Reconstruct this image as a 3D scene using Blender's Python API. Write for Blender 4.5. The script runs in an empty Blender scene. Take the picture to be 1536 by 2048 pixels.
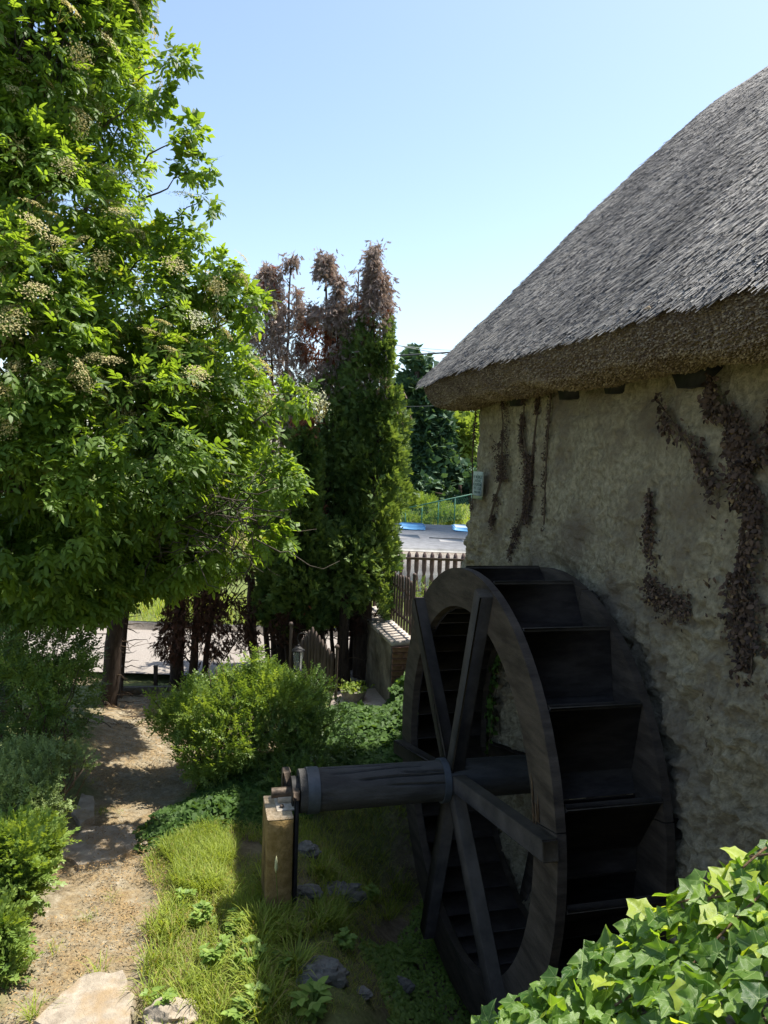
import bpy, math, random
import numpy as np
from mathutils import Matrix, Vector
random.seed(7)
RS = np.random.RandomState(7)
S = bpy.context.scene
C = S.collection

# ---------------------------------------------------------------- camera, sky, sun, exposure
PITCH, ROLL, AZ, FPX, EYE = -.078, .0355, .2466, 1500., 3.1
_cp, _sp, _cr, _sr = math.cos(PITCH), math.sin(PITCH), math.cos(ROLL), math.sin(ROLL)
FW = np.array([0, _cp, _sp]); _up0 = np.array([0, -_sp, _cp]); _rt0 = np.array([1., 0, 0])
RT = _rt0*_cr + _up0*_sr; UP = -_rt0*_sr + _up0*_cr
CAM = np.array([0, 0, EYE])
cam = bpy.data.cameras.new('camera'); camo = bpy.data.objects.new('camera', cam); C.objects.link(camo)
camo.matrix_world = Matrix([[RT[0], UP[0], -FW[0], 0], [RT[1], UP[1], -FW[1], 0], [RT[2], UP[2], -FW[2], EYE], [0, 0, 0, 1]])
cam.sensor_fit = 'VERTICAL'; cam.sensor_height = 24; cam.lens = 24*FPX/2048; cam.clip_start = .05; cam.clip_end = 3000
S.camera = camo
S.view_settings.view_transform = 'Standard'; S.view_settings.look = 'None'; S.view_settings.gamma = 1
S.view_settings.use_curve_mapping = False
S.view_settings.exposure = 1.2
SUN_AZ, SUN_EL = math.radians(59), math.radians(63.5)
W = bpy.data.worlds.new('World'); S.world = W; W.use_nodes = True
nt = W.node_tree; bg = nt.nodes['Background']
sky = nt.nodes.new('ShaderNodeTexSky'); sky.sky_type = 'NISHITA'; sky.sun_disc = False
sky.sun_elevation = SUN_EL; sky.sun_rotation = SUN_AZ; sky.air_density = 1.0; sky.dust_density = 1.1; sky.ozone_density = .3
nt.links.new(sky.outputs[0], bg.inputs[0]); bg.inputs[1].default_value = .112
sd = np.array([math.sin(SUN_AZ)*math.cos(SUN_EL), math.cos(SUN_AZ)*math.cos(SUN_EL), math.sin(SUN_EL)])
sl = bpy.data.lights.new('sun', 'SUN'); sl.energy = 4.5; sl.angle = math.radians(.55); sl.color = (1, .95, .86)
so = bpy.data.objects.new('sun', sl); C.objects.link(so)
so.rotation_mode = 'QUATERNION'; so.rotation_quaternion = Vector(sd).to_track_quat('Z', 'Y')
S.cycles.max_bounces = 6; S.cycles.diffuse_bounces = 3; S.cycles.glossy_bounces = 2; S.cycles.transmission_bounces = 4
S.cycles.transparent_max_bounces = 8

# ---------------------------------------------------------------- frames and unprojection
U = np.array([-math.sin(AZ), math.cos(AZ), 0]); N = np.array([math.cos(AZ), math.sin(AZ), 0]); K = np.array([0, 0, 1.])
def L(a, b, z): return U*a + N*b + K*z
def ray(x, y): return FW + RT*(x-768)/FPX - UP*(y-1024)/FPX
def onz(x, y, z): d = ray(x, y); return CAM + d*(z-EYE)/d[2]
def atY(x, y, Y): d = ray(x, y); return CAM + d*Y/d[1]

# ---------------------------------------------------------------- noise
def _h(i, j, k, s):
    n = (i*374761393 + j*668265263 + k*2147483647 + s*974634777) & 0xffffffff
    n = ((n ^ (n >> 13))*1274126177) & 0xffffffff
    n = ((n ^ (n >> 16))*2246822519) & 0xffffffff
    return ((n ^ (n >> 15)) & 0xffff)/65535.*2-1
def vnoise(P, sc=1., s=0):
    P = np.asarray(P, float)*sc + 1000.37; I = np.floor(P).astype(np.int64); f = P-I; f = f*f*(3-2*f)
    x, y, z = I[..., 0], I[..., 1], I[..., 2]; r = 0
    for dx in (0, 1):
        for dy in (0, 1):
            for dz in (0, 1):
                w = (f[..., 0] if dx else 1-f[..., 0])*(f[..., 1] if dy else 1-f[..., 1])*(f[..., 2] if dz else 1-f[..., 2])
                r = r + w*_h(x+dx, y+dy, z+dz, s)
    return r
def fbm(P, sc=1., o=4, s=0, g=.5):
    r = 0; a = 1
    for i in range(o): r = r+a*vnoise(P, sc*2**i, s+i*7); a *= g
    return r
def sstep(a, b, x): t = np.clip((x-a)/(b-a), 0, 1); return t*t*(3-2*t)
def nrm(v): return v/np.maximum(np.linalg.norm(v, axis=-1, keepdims=True), 1e-9)

# ---------------------------------------------------------------- materials
def mat(name, c1, c2=None, rough=.8, scale=8., spec=.3, bump=0., bscale=None, metal=0., attr=None, trans=0., tcol=None,
        stretch=(1, 1, 1), detail=6, c3=None, s3=1.5, ramp=(.35, .65), sheen=0, ramp3=(.5, .7), bdist=.02):
    m = bpy.data.materials.new(name); m.use_nodes = True; t = m.node_tree; nd = t.nodes; lk = t.links
    b = nd['Principled BSDF']; b.inputs['Roughness'].default_value = rough; b.inputs['Specular IOR Level'].default_value = spec
    b.inputs['Metallic'].default_value = metal
    c2 = c2 or c1; rgba = lambda c: (c[0], c[1], c[2], 1)
    tc = nd.new('ShaderNodeTexCoord'); mp = nd.new('ShaderNodeMapping'); mp.inputs['Scale'].default_value = stretch
    lk.new(tc.outputs['Object'], mp.inputs[0])
    no = nd.new('ShaderNodeTexNoise'); no.inputs['Scale'].default_value = scale; no.inputs['Detail'].default_value = detail
    no.inputs['Roughness'].default_value = .65
    lk.new(mp.outputs[0], no.inputs['Vector'])
    cr = nd.new('ShaderNodeValToRGB'); cr.color_ramp.elements[0].color = rgba(c1); cr.color_ramp.elements[1].color = rgba(c2)
    cr.color_ramp.elements[0].position, cr.color_ramp.elements[1].position = ramp
    if attr:
        at = nd.new('ShaderNodeAttribute'); at.attribute_name = 'tint'
        cr.color_ramp.elements[0].position = 0; cr.color_ramp.elements[1].position = 1
        if c3:
            e = cr.color_ramp.elements.new(.93); e.color = rgba(c2)
            cr.color_ramp.elements[-1].color = rgba(c3)
        lk.new(at.outputs['Fac'], cr.inputs[0])
    else: lk.new(no.outputs['Fac'], cr.inputs[0])
    col = cr.outputs[0]
    if c3 and not attr:
        n3 = nd.new('ShaderNodeTexNoise'); n3.inputs['Scale'].default_value = s3; n3.inputs['Detail'].default_value = 5
        lk.new(mp.outputs[0], n3.inputs['Vector'])
        r3 = nd.new('ShaderNodeValToRGB'); r3.color_ramp.elements[0].position, r3.color_ramp.elements[1].position = ramp3
        lk.new(n3.outputs['Fac'], r3.inputs[0])
        mx = nd.new('ShaderNodeMix'); mx.data_type = 'RGBA'; lk.new(r3.outputs[0], mx.inputs[0]); lk.new(col, mx.inputs[6]); mx.inputs[7].default_value = rgba(c3)
        col = mx.outputs[2]
    lk.new(col, b.inputs['Base Color'])
    if bump:
        nb = nd.new('ShaderNodeTexNoise'); nb.inputs['Scale'].default_value = bscale or scale*3; nb.inputs['Detail'].default_value = 8
        nb.inputs['Roughness'].default_value = .7
        lk.new(mp.outputs[0], nb.inputs['Vector'])
        bp = nd.new('ShaderNodeBump'); bp.inputs['Strength'].default_value = min(1, bump); bp.inputs['Distance'].default_value = bdist
        lk.new(nb.outputs['Fac'], bp.inputs['Height']); lk.new(bp.outputs[0], b.inputs['Normal'])
    if trans:
        tr = nd.new('ShaderNodeBsdfTranslucent'); ms = nd.new('ShaderNodeMixShader'); ms.inputs[0].default_value = trans
        hs = nd.new('ShaderNodeMix'); hs.data_type = 'RGBA'; hs.blend_type = 'MULTIPLY'; hs.inputs[0].default_value = 1
        lk.new(col, hs.inputs[6]); hs.inputs[7].default_value = rgba(tcol or (1.9, 1.7, .7))
        lk.new(hs.outputs[2], tr.inputs['Color']); lk.new(b.outputs[0], ms.inputs[1]); lk.new(tr.outputs[0], ms.inputs[2])
        lk.new(ms.outputs[0], nd['Material Output'].inputs[0])
    return m
M = {}
M['elder'] = mat('elder_leaf', (.06, .12, .02), (.17, .27, .05), .5, attr=1, trans=.5, spec=.3, c3=(.16, .2, .04), tcol=(2.3, 2.0, .6))
M['elder_bark'] = mat('elder_bark', (.05, .04, .03), (.1, .085, .06), .9, 20, bump=.6)
M['umbel'] = mat('umbel', (.34, .3, .12), (.62, .54, .27), .7, attr=1, trans=.35, tcol=(1.5, 1.4, .9))
M['umbel_white'] = mat('umbel_white', (.5, .5, .3), (.7, .68, .45), .7, attr=1, trans=.3, tcol=(1.3, 1.3, 1))
M['thuja'] = mat('thuja_green', (.05, .10, .03), (.19, .27, .075), .6, attr=1, trans=.3, spec=.25)
M['thuja_dead'] = mat('thuja_dead', (.2, .145, .12), (.46, .38, .33), .85, attr=1, trans=.3, tcol=(1.2, 1.05, .9), c3=(.3, .09, .04))
M['thuja_rust'] = mat('thuja_rust', (.14, .045, .022), (.32, .12, .06), .85, attr=1, trans=.2, tcol=(1.3, 1, .8))
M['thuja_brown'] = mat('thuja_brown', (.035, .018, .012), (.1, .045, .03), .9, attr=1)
M['thuja_bark'] = mat('thuja_bark', (.03, .02, .014), (.075, .052, .038), .95, 14, bump=.8, stretch=(3, 3, .6))
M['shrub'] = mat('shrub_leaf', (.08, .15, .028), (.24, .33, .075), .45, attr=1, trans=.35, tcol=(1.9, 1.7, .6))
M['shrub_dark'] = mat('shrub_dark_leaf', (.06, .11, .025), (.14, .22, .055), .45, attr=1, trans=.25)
M['juniper'] = mat('juniper_leaf', (.11, .17, .05), (.27, .34, .12), .6, attr=1, trans=.25, tcol=(1.5, 1.5, .8))
M['ivy'] = mat('ivy_leaf', (.035, .095, .02), (.17, .28, .045), .36, attr=1, trans=.42, spec=.5, c3=(.34, .42, .05), tcol=(2.2, 2.1, .5), bump=.25, bscale=90)
M['ivy_g'] = mat('ground_ivy_leaf', (.035, .075, .018), (.10, .18, .035), .6, attr=1, trans=.33, spec=.2)
M['grass'] = mat('grass_blade', (.12, .18, .025), (.32, .38, .055), .55, attr=1, trans=.4, tcol=(1.7, 1.6, .6), c3=(.32, .27, .1))
M['weed'] = mat('weed_leaf', (.11, .19, .035), (.24, .34, .07), .5, attr=1, trans=.35, tcol=(1.6, 1.6, .6))
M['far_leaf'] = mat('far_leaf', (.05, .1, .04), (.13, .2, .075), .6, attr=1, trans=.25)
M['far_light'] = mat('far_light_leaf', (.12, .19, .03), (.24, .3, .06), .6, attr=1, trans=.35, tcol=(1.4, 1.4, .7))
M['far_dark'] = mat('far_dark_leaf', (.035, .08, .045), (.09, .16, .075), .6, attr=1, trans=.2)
M['twig'] = mat('twig', (.06, .04, .025), (.12, .085, .055), .9, 20)
M['creeper'] = mat('creeper_leaf', (.04, .026, .02), (.125, .08, .058), .8, attr=1, trans=.1, c3=(.25, .17, .08), tcol=(1.2, 1, .8))
M['cob'] = mat('cob_wall', (.28, .235, .15), (.62, .53, .36), .95, 24, bump=1.0, bscale=24, c3=(.27, .215, .15), s3=2.2, ramp3=(.46, .68), bdist=.07)
M['thatch'] = mat('thatch_body', (.03, .028, .025), (.08, .075, .07), .95, 60, bump=1, bscale=160)
M['thatch_cut'] = mat('thatch_cut', (.13, .09, .06), (.34, .26, .17), .95, 120, bump=1, bscale=190, c3=(.12, .075, .055), s3=2.2, detail=3)
M['reed'] = mat('reed', (.012, .012, .013), (.27, .258, .235), .5, attr=1, spec=.4)
M['reed_cut'] = mat('reed_cut', (.12, .08, .055), (.42, .33, .22), .9, attr=1)
M['wood_dark'] = mat('wheel_wood', (.032, .024, .018), (.085, .066, .05), .75, 3, spec=.25, bump=.35, bscale=14, stretch=(1, 1, 5))
M['wood_board'] = mat('bucket_board_wood', (.032, .025, .022), (.075, .062, .055), .8, 4, spec=.25, bump=.35, bscale=12, stretch=(1, 1, 4))
M['wood_spoke'] = mat('spoke_wood', (.03, .025, .02), (.075, .062, .05), .8, 4, spec=.25, bump=.4, bscale=16)
M['wood_rot'] = mat('rotten_wood', (.09, .055, .03), (.2, .13, .07), .9, 18, bump=.8)
M['log'] = mat('axle_log_wood', (.032, .030, .028), (.078, .074, .068), .7, 5, spec=.3, bump=.7, bscale=16, stretch=(.35, 1, 1.3))
M['log_end'] = mat('axle_log_dark', (.02, .018, .016), (.05, .045, .04), .9, 10)
M['iron_band'] = mat('iron_band', (.05, .058, .066), (.09, .10, .11), .55, 12, metal=.3)
M['iron'] = mat('rusty_iron', (.05, .04, .03), (.16, .12, .09), .6, 22, metal=.5, bump=.2)
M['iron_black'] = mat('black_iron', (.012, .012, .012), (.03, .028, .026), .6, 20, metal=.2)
M['iron_pale'] = mat('pale_steel', (.3, .26, .2), (.5, .44, .36), .55, 22, metal=.3, bump=.2)
M['concrete_rust_shade'] = mat('stained_shade_concrete', (.17, .11, .03), (.31, .21, .085), .9, 18, bump=.7, bscale=70, c3=(.10, .055, .02), s3=5)  # brown stain, darkened further to put the sides' shade into the colour
M['concrete_lit_top'] = mat('lit_concrete', (.3, .22, .13), (.5, .4, .27), .9, 30, bump=.6, bscale=90)  # lighter concrete: sunlight on the post top painted into the colour
M['fence'] = mat('fence_wood', (.06, .042, .032), (.115, .085, .07), .7, 12, bump=.3, stretch=(4, 4, .5))
M['fence_purple'] = mat('fence_faded_wood', (.085, .055, .05), (.13, .09, .08), .8, 12, bump=.3)
M['render_wall'] = mat('rough_wall_render', (.16, .135, .1), (.3, .255, .19), .95, 9, bump=1, bscale=25, c3=(.1, .08, .055), s3=3)
M['coping'] = mat('coping_stone', (.3, .26, .22), (.5, .44, .38), .9, 14, bump=.5, bscale=40)
M['brick'] = mat('wall_brick', (.16, .08, .055), (.26, .14, .1), .9, 20, bump=.6)
M['mortar'] = mat('mortar', (.2, .17, .14), (.3, .27, .22), .95, 30, bump=.5)
M['plaster'] = mat('pale_plaster', (.38, .34, .32), (.55, .5, .47), .95, 8, bump=.6, bscale=40, c3=(.28, .24, .22), s3=3)
M['felt'] = mat('roof_felt', (.3, .29, .28), (.42, .41, .4), .9, 5, bump=.2)
M['felt_light'] = mat('roof_felt_patch', (.4, .38, .36), (.5, .48, .46), .9, 5)
M['blue'] = mat('blue_sheet', (.06, .2, .4), (.12, .32, .55), .4, 3, spec=.5)
M['blue_white'] = mat('skylight_pane', (.5, .6, .7), (.65, .75, .8), .35, 3, spec=.5)
M['sign'] = mat('sign_board', (.5, .56, .46), (.66, .7, .6), .6, 8)
M['sign_text'] = mat('sign_ink', (.06, .12, .08), None, .7)
M['sign_green'] = mat('sign_mossy_edge', (.25, .28, .12), (.36, .38, .18), .8, 20)
M['asphalt'] = mat('road_surface', (.2, .175, .15), (.31, .275, .24), .95, 40, bump=.4, bscale=120, c3=(.22, .19, .16), s3=.7)
M['kerb'] = mat('kerb_stone', (.14, .12, .1), (.24, .21, .18), .9, 14, bump=.5)
M['stone'] = mat('path_stone', (.24, .2, .15), (.42, .36, .28), .9, 9, bump=.8, bscale=30, c3=(.3, .22, .13), s3=6, ramp3=(.52, .7))
M['stone_grey'] = mat('grey_rock', (.1, .095, .08), (.26, .25, .22), .9, 14, bump=.9, bscale=30, c3=(.07, .07, .045), s3=7)
M['litter'] = mat('dead_leaf', (.16, .095, .045), (.42, .29, .13), .85, attr=1, trans=.15, tcol=(1.2, 1, .7))
M['paving'] = mat('terrace_paving', (.45, .36, .29), (.6, .5, .42), .9, 12, bump=.3)
M['bucket'] = mat('planter_pot', (.12, .11, .09), (.25, .23, .2), .6, 12)
M['cable'] = mat('cable_sheath', (.03, .04, .045), (.05, .06, .065), .6)
M['cable_pale'] = mat('cable_pale', (.25, .27, .28), None, .6)
M['net'] = mat('green_mesh_wire', (.03, .12, .08), (.05, .17, .11), .6)
M['glass'] = mat('lantern_glass', (.55, .6, .58), (.7, .74, .7), .12, 5, spec=.8)
def _glass(m):
    b = m.node_tree.nodes['Principled BSDF']; b.inputs['Transmission Weight'].default_value = .75; b.inputs['IOR'].default_value = 1.3
_glass(M['glass'])

def veined(name, base):
    m = M[base].copy(); m.name = name; t = m.node_tree; nd, lk = t.nodes, t.links; ramp = [n_ for n_ in nd if n_.type == 'VALTORGB'][0]
    tc = nd.new('ShaderNodeTexCoord'); sx = nd.new('ShaderNodeSeparateXYZ'); lk.new(tc.outputs['Object'], sx.inputs[0])
    def mt(op, *a):
        x = nd.new('ShaderNodeMath'); x.operation = op
        for i, v in enumerate(a):
            if isinstance(v, (int, float)): x.inputs[i].default_value = v
            else: lk.new(v, x.inputs[i])
        return x.outputs[0]
    X_, Y_ = sx.outputs[0], sx.outputs[1]; best = None
    for a in (0, .86, -.86, 1.75, -1.75):
        c, q = math.cos(a), math.sin(a); d = mt('ABSOLUTE', mt('SUBTRACT', mt('MULTIPLY', Y_, c), mt('MULTIPLY', X_, q))); along = mt('ADD', mt('MULTIPLY', X_, c), mt('MULTIPLY', Y_, q))
        v = mt('MULTIPLY', mt('LESS_THAN', d, .014 if a else .018), mt('GREATER_THAN', along, 0)); best = v if best is None else mt('MAXIMUM', best, v)
    mx = nd.new('ShaderNodeMix'); mx.data_type = 'RGBA'; lk.new(mt('MULTIPLY', best, .55), mx.inputs[0])
    outs = [l.to_socket for l in ramp.outputs[0].links]; lk.new(ramp.outputs[0], mx.inputs[6]); mx.inputs[7].default_value = (.32, .4, .16, 1)
    for o_ in outs: lk.new(mx.outputs[2], o_)
    M[name] = m
veined('ivy_veined', 'ivy')
# ground material: earth, path gravel, moss, chosen by a mask attribute laid on the terrain
def ground_mat():
    m = bpy.data.materials.new('ground_soil'); m.use_nodes = True; t = m.node_tree; nd = t.nodes; lk = t.links; b = nd['Principled BSDF']
    b.inputs['Roughness'].default_value = .95; b.inputs['Specular IOR Level'].default_value = .15
    tc = nd.new('ShaderNodeTexCoord')
    def noise(s, d=8):
        n = nd.new('ShaderNodeTexNoise'); n.inputs['Scale'].default_value = s; n.inputs['Detail'].default_value = d; n.inputs['Roughness'].default_value = .7
        lk.new(tc.outputs['Object'], n.inputs['Vector']); return n
    def ramp(f, cs):
        r = nd.new('ShaderNodeValToRGB'); e = r.color_ramp.elements
        e[0].position, e[0].color = cs[0][0], (*cs[0][1], 1); e[1].position, e[1].color = cs[-1][0], (*cs[-1][1], 1)
        for p, c in cs[1:-1]: x = e.new(p); x.color = (*c, 1)
        lk.new(f, r.inputs[0]); return r.outputs[0]
    def mix(f, a, c):
        x = nd.new('ShaderNodeMix'); x.data_type = 'RGBA'; lk.new(f, x.inputs[0]); lk.new(a, x.inputs[6]); lk.new(c, x.inputs[7]); return x.outputs[2]
    soil = ramp(noise(9).outputs[0], [(.3, (.09, .07, .045)), (.5, (.17, .135, .085)), (.7, (.27, .22, .14))])
    grs = ramp(noise(14).outputs[0], [(.3, (.07, .09, .025)), (.55, (.13, .16, .045)), (.75, (.22, .2, .09))])
    path = ramp(noise(16).outputs[0], [(.32, (.14, .11, .07)), (.5, (.26, .22, .15)), (.68, (.4, .35, .26))])
    pine = ramp(noise(5).outputs[0], [(.42, (0, 0, 0)), (.62, (1, 1, 1))])
    needles = ramp(noise(60).outputs[0], [(.35, (.14, .095, .05)), (.6, (.33, .245, .13))])
    path = mix(pine, path, needles)
    a1 = nd.new('ShaderNodeAttribute'); a1.attribute_name = 'path'; a2 = nd.new('ShaderNodeAttribute'); a2.attribute_name = 'green'
    lk.new(mix(a1.outputs['Fac'], mix(a2.outputs['Fac'], soil, grs), path), b.inputs['Base Color'])
    bp = nd.new('ShaderNodeBump'); bp.inputs['Distance'].default_value = .03; bp.inputs['Strength'].default_value = .9
    lk.new(noise(28, 10).outputs[0], bp.inputs['Height']); lk.new(bp.outputs[0], b.inputs['Normal'])
    return m
M['ground'] = ground_mat()

# ---------------------------------------------------------------- object helpers
def link(o, parent=None, label=None, cat=None, group=None, kind=None):
    C.objects.link(o)
    if parent: o.parent = parent
    if label: o['label'] = label
    if cat: o['category'] = cat
    if group: o['group'] = group
    if kind: o['kind'] = kind
    return o
def thing(name, label, cat, loc=(0, 0, 0), group=None):
    o = bpy.data.objects.new(name, None); o.empty_display_size = .1; o.location = loc
    return link(o, None, label, cat, group)
def npmesh(name, V, F, m, tint=None, smooth=False, extra=None):
    """V (n,3); F (k,s) one polygon size, or a list of such arrays"""
    V = np.asarray(V, np.float32); Fs = F if isinstance(F, list) else [F]
    me = bpy.data.meshes.new(name); me.vertices.add(len(V)); me.vertices.foreach_set('co', V.ravel())
    li = np.concatenate([np.asarray(f, np.int32).ravel() for f in Fs]); ls = np.concatenate([np.full(len(f), np.asarray(f).shape[1], np.int32) for f in Fs])
    me.loops.add(len(li)); me.loops.foreach_set('vertex_index', li)
    st = np.concatenate([[0], np.cumsum(ls)[:-1]]).astype(np.int32)
    me.polygons.add(len(ls)); me.polygons.foreach_set('loop_start', st)
    if smooth: me.polygons.foreach_set('use_smooth', np.ones(len(ls), bool))
    me.update(calc_edges=True)
    ex = dict(extra or {})
    if tint is not None: ex['tint'] = tint
    for k, v in ex.items():
        a = me.attributes.new(k, 'FLOAT', 'POINT'); a.data.foreach_set('value', np.asarray(v, np.float32))
    me.materials.append(M[m] if isinstance(m, str) else m)
    return me
def obj(name, me, parent=None, **kw):
    o = bpy.data.objects.new(name, me)
    if parent is not None and kw.pop('world', True): o.location = -Vector(parent.location) if parent.parent is None else (0, 0, 0)
    else: kw.pop('world', None)
    return link(o, parent, kw.get('label'), kw.get('cat'), kw.get('group'), kw.get('kind'))
class MB:
    def __init__(s): s.v = []; s.f = {}; s.n = 0
    def add(s, V, F):
        V = np.asarray(V, float).reshape(-1, 3)
        for f in F: s.f.setdefault(len(f), []).append([i+s.n for i in f])
        s.v.append(V); s.n += len(V); return s
    def box(s, c, ax, half):
        """c centre, ax three unit axes, half sizes"""
        c = np.asarray(c, float); P = [c+sum(sg*h*np.asarray(a) for sg, h, a in zip((i, j, k), half, ax)) for i in (-1, 1) for j in (-1, 1) for k in (-1, 1)]
        return s.add(P, [(0, 1, 3, 2), (4, 6, 7, 5), (0, 4, 5, 1), (2, 3, 7, 6), (0, 2, 6, 4), (1, 5, 7, 3)])
    def bevbox(s, c, ax, half, b=.006):
        c = np.asarray(c, float); ax = [np.asarray(a, float) for a in ax]; P = []
        for i in range(3):
            for sg in (-1, 1):
                j, k = (i+1) % 3, (i+2) % 3
                for a, d in ((-1, -1), (1, -1), (1, 1), (-1, 1)):
                    P.append(c+ax[i]*sg*half[i]+ax[j]*a*(half[j]-b)+ax[k]*d*(half[k]-b))
        import itertools
        Pn = np.array(P); base = s.n; F = []
        for i in range(6):
            q = [i*4+t for t in range(4)]; F.append(q if i % 2 else q[::-1])
        def find(i, sg, a, d): return (i*2+(sg > 0))*4+[(-1, -1), (1, -1), (1, 1), (-1, 1)].index((a, d))
        for i in range(3):
            j, k = (i+1) % 3, (i+2) % 3
            for a in (-1, 1):
                for d in (-1, 1):   # edge along axis i between faces j=a and k=d
                    f1 = [find(j, a, d, x) for x in (-1, 1)]        # face j: its own (j+1)=k , (j+2)=i
                    f2 = [find(k, d, x, a) for x in (-1, 1)]        # face k: (k+1)=i, (k+2)=j
                    F.append([f1[0], f1[1], f2[1], f2[0]])
        for x in (-1, 1):
            for y in (-1, 1):
                for z in (-1, 1): F.append([find(0, x, y, z), find(1, y, z, x), find(2, z, x, y)])
        return s.add(Pn, F)
    def tube(s, pts, rad, seg=8, caps=True):
        pts = np.asarray(pts, float); n = len(pts); rad = np.broadcast_to(rad, (n,)) if np.ndim(rad) else np.full(n, rad)
        T = nrm(np.gradient(pts, axis=0)); ref = np.array([0, 0, 1.]) if abs(T[0][2]) < .9 else np.array([1., 0, 0])
        V = []
        for i in range(n):
            a = nrm(np.cross(T[i], ref)); b = np.cross(T[i], a)
            th = np.arange(seg)*2*math.pi/seg; V.append(pts[i]+rad[i]*(np.cos(th)[:, None]*a+np.sin(th)[:, None]*b))
        F = [(i*seg+j, i*seg+(j+1) % seg, (i+1)*seg+(j+1) % seg, (i+1)*seg+j) for i in range(n-1) for j in range(seg)]
        if caps: F += [tuple(range(seg))[::-1], tuple((n-1)*seg+j for j in range(seg))]
        return s.add(np.concatenate(V), F)
    def ball(s, c, r, seg=10, rings=6, sc=(1, 1, 1)):
        V = [[0, 0, 1]]; F = []
        for i in range(1, rings):
            for j in range(seg):
                p, t = math.pi*i/rings, 2*math.pi*j/seg; V.append([math.sin(p)*math.cos(t), math.sin(p)*math.sin(t), math.cos(p)])
        V.append([0, 0, -1]); V = np.array(V)*r*np.array(sc)+np.asarray(c)
        for j in range(seg):
            F.append((0, 1+j, 1+(j+1) % seg)); F.append((len(V)-1, 1+(rings-2)*seg+(j+1) % seg, 1+(rings-2)*seg+j))
            for i in range(rings-2): F.append((1+i*seg+j, 1+(i+1)*seg+j, 1+(i+1)*seg+(j+1) % seg, 1+i*seg+(j+1) % seg))
        return s.add(V, F)
    def prism(s, poly, ex):
        poly = np.asarray(poly, float); n = len(poly); ex = np.asarray(ex, float)
        return s.add(np.concatenate([poly, poly+ex]), [tuple(range(n))[::-1], tuple(range(n, 2*n))]+[(i, (i+1) % n, n+(i+1) % n, n+i) for i in range(n)])
    def mesh(s, name, m, smooth=False, tint=None):
        return npmesh(name, np.concatenate(s.v), [np.array(x) for x in s.f.values()], m, smooth=smooth, tint=tint)
def autosmooth(me, ang=40):
    me.polygons.foreach_set('use_smooth', np.ones(len(me.polygons), bool)); me.set_sharp_from_angle(angle=math.radians(ang)); return me

# ---------------------------------------------------------------- foliage scattering
def scatter(tv, tf, P, X, Zh, scale, tint, jitter=None):
    """copies of a template (tv,tf) at P, x axis X, z axis near Zh"""
    X = nrm(X); Y = nrm(np.cross(Zh, X)); Z = np.cross(X, Y); n = len(P); k = len(tv)
    scale = np.broadcast_to(scale, (n,)) if np.ndim(scale) < 2 else scale
    V = P[:, None, :]+scale[:, None, None]*(tv[None, :, 0, None]*X[:, None]+tv[None, :, 1, None]*Y[:, None]+tv[None, :, 2, None]*Z[:, None])
    F = (tf[None]+(np.arange(n)*k)[:, None, None]).reshape(-1, tf.shape[1])
    return V.reshape(-1, 3), F, np.repeat(tint, k)
def merge(parts):
    Vs, Fs, Ts = [], {}, []; n = 0
    for V, F, T in parts:
        Vs.append(V); Ts.append(T); Fs.setdefault(F.shape[1], []).append(F+n); n += len(V)
    return np.concatenate(Vs), [np.concatenate(f) for f in Fs.values()], np.concatenate(Ts)
LEAF_V = np.array([[0, 0, 0], [.3, .2, .05], [.3, -.2, .05], [.68, .15, .02], [.68, -.15, .02], [1, 0, -.1], [.35, 0, -.02], [.7, 0, -.04]])
LEAF_F = np.array([[0, 6, 1], [0, 2, 6], [6, 7, 3], [6, 3, 1], [6, 2, 4], [6, 4, 7], [7, 5, 3], [7, 4, 5]])
LEAF4_V = np.array([[0, 0, 0], [.3, .19, .04], [.3, -.19, .04], [.68, .16, 0], [.68, -.16, 0], [1, 0, -.1]])
LEAF4_F = np.array([[0, 2, 1], [1, 2, 4], [1, 4, 3], [3, 4, 5]])
LEAF6_V = np.array([[0, 0, 0], [.26, .165, .04], [.26, -.165, .04], [.62, .15, .02], [.62, -.15, .02], [1, 0, -.1], [.45, 0, -.02]])
LEAF6_F = np.array([[0, 6, 1], [0, 2, 6], [6, 3, 1], [6, 2, 4], [6, 5, 3], [6, 4, 5]])
def tmpl(parts):   # build a compound template from (verts, faces, origin, angle, scale, dz)
    V, F, n = [], [], 0
    for tv, tf, o, ang, sc, tilt in parts:
        c, s_ = math.cos(ang), math.sin(ang); v = tv*sc
        v = np.stack([v[:, 0]*c-v[:, 1]*s_, v[:, 0]*s_+v[:, 1]*c, v[:, 2]+v[:, 0]*tilt], 1)+np.array(o)
        V.append(v); F.append(tf+n); n += len(v)
    return np.concatenate(V), np.concatenate(F)
def compound(nl, seed):
    r = random.Random(seed); p = []
    for i in range(nl):
        x = .35+.5*i/nl
        for sg in (-1, 1): p.append((LEAF4_V, LEAF4_F, (x, 0, -.12*x*x), sg*(1.0+r.uniform(-.25, .2)), .42+r.uniform(-.06, .08), r.uniform(-.35, .1)))
    p.append((LEAF4_V, LEAF4_F, (.85, 0, -.1), r.uniform(-.15, .15), .5, -.3))
    p.append((np.array([[0, .008, 0], [0, -.008, 0], [.5, .006, -.02], [.9, 0, -.1], [.5, -.006, -.02]]), np.array([[0, 1, 4], [0, 4, 2], [2, 4, 3]]), (0, 0, 0), 0, 1, 0))
    return tmpl(p)
CMP = [compound(2, 1), compound(3, 2), compound(2, 3), compound(3, 4)]
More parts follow.
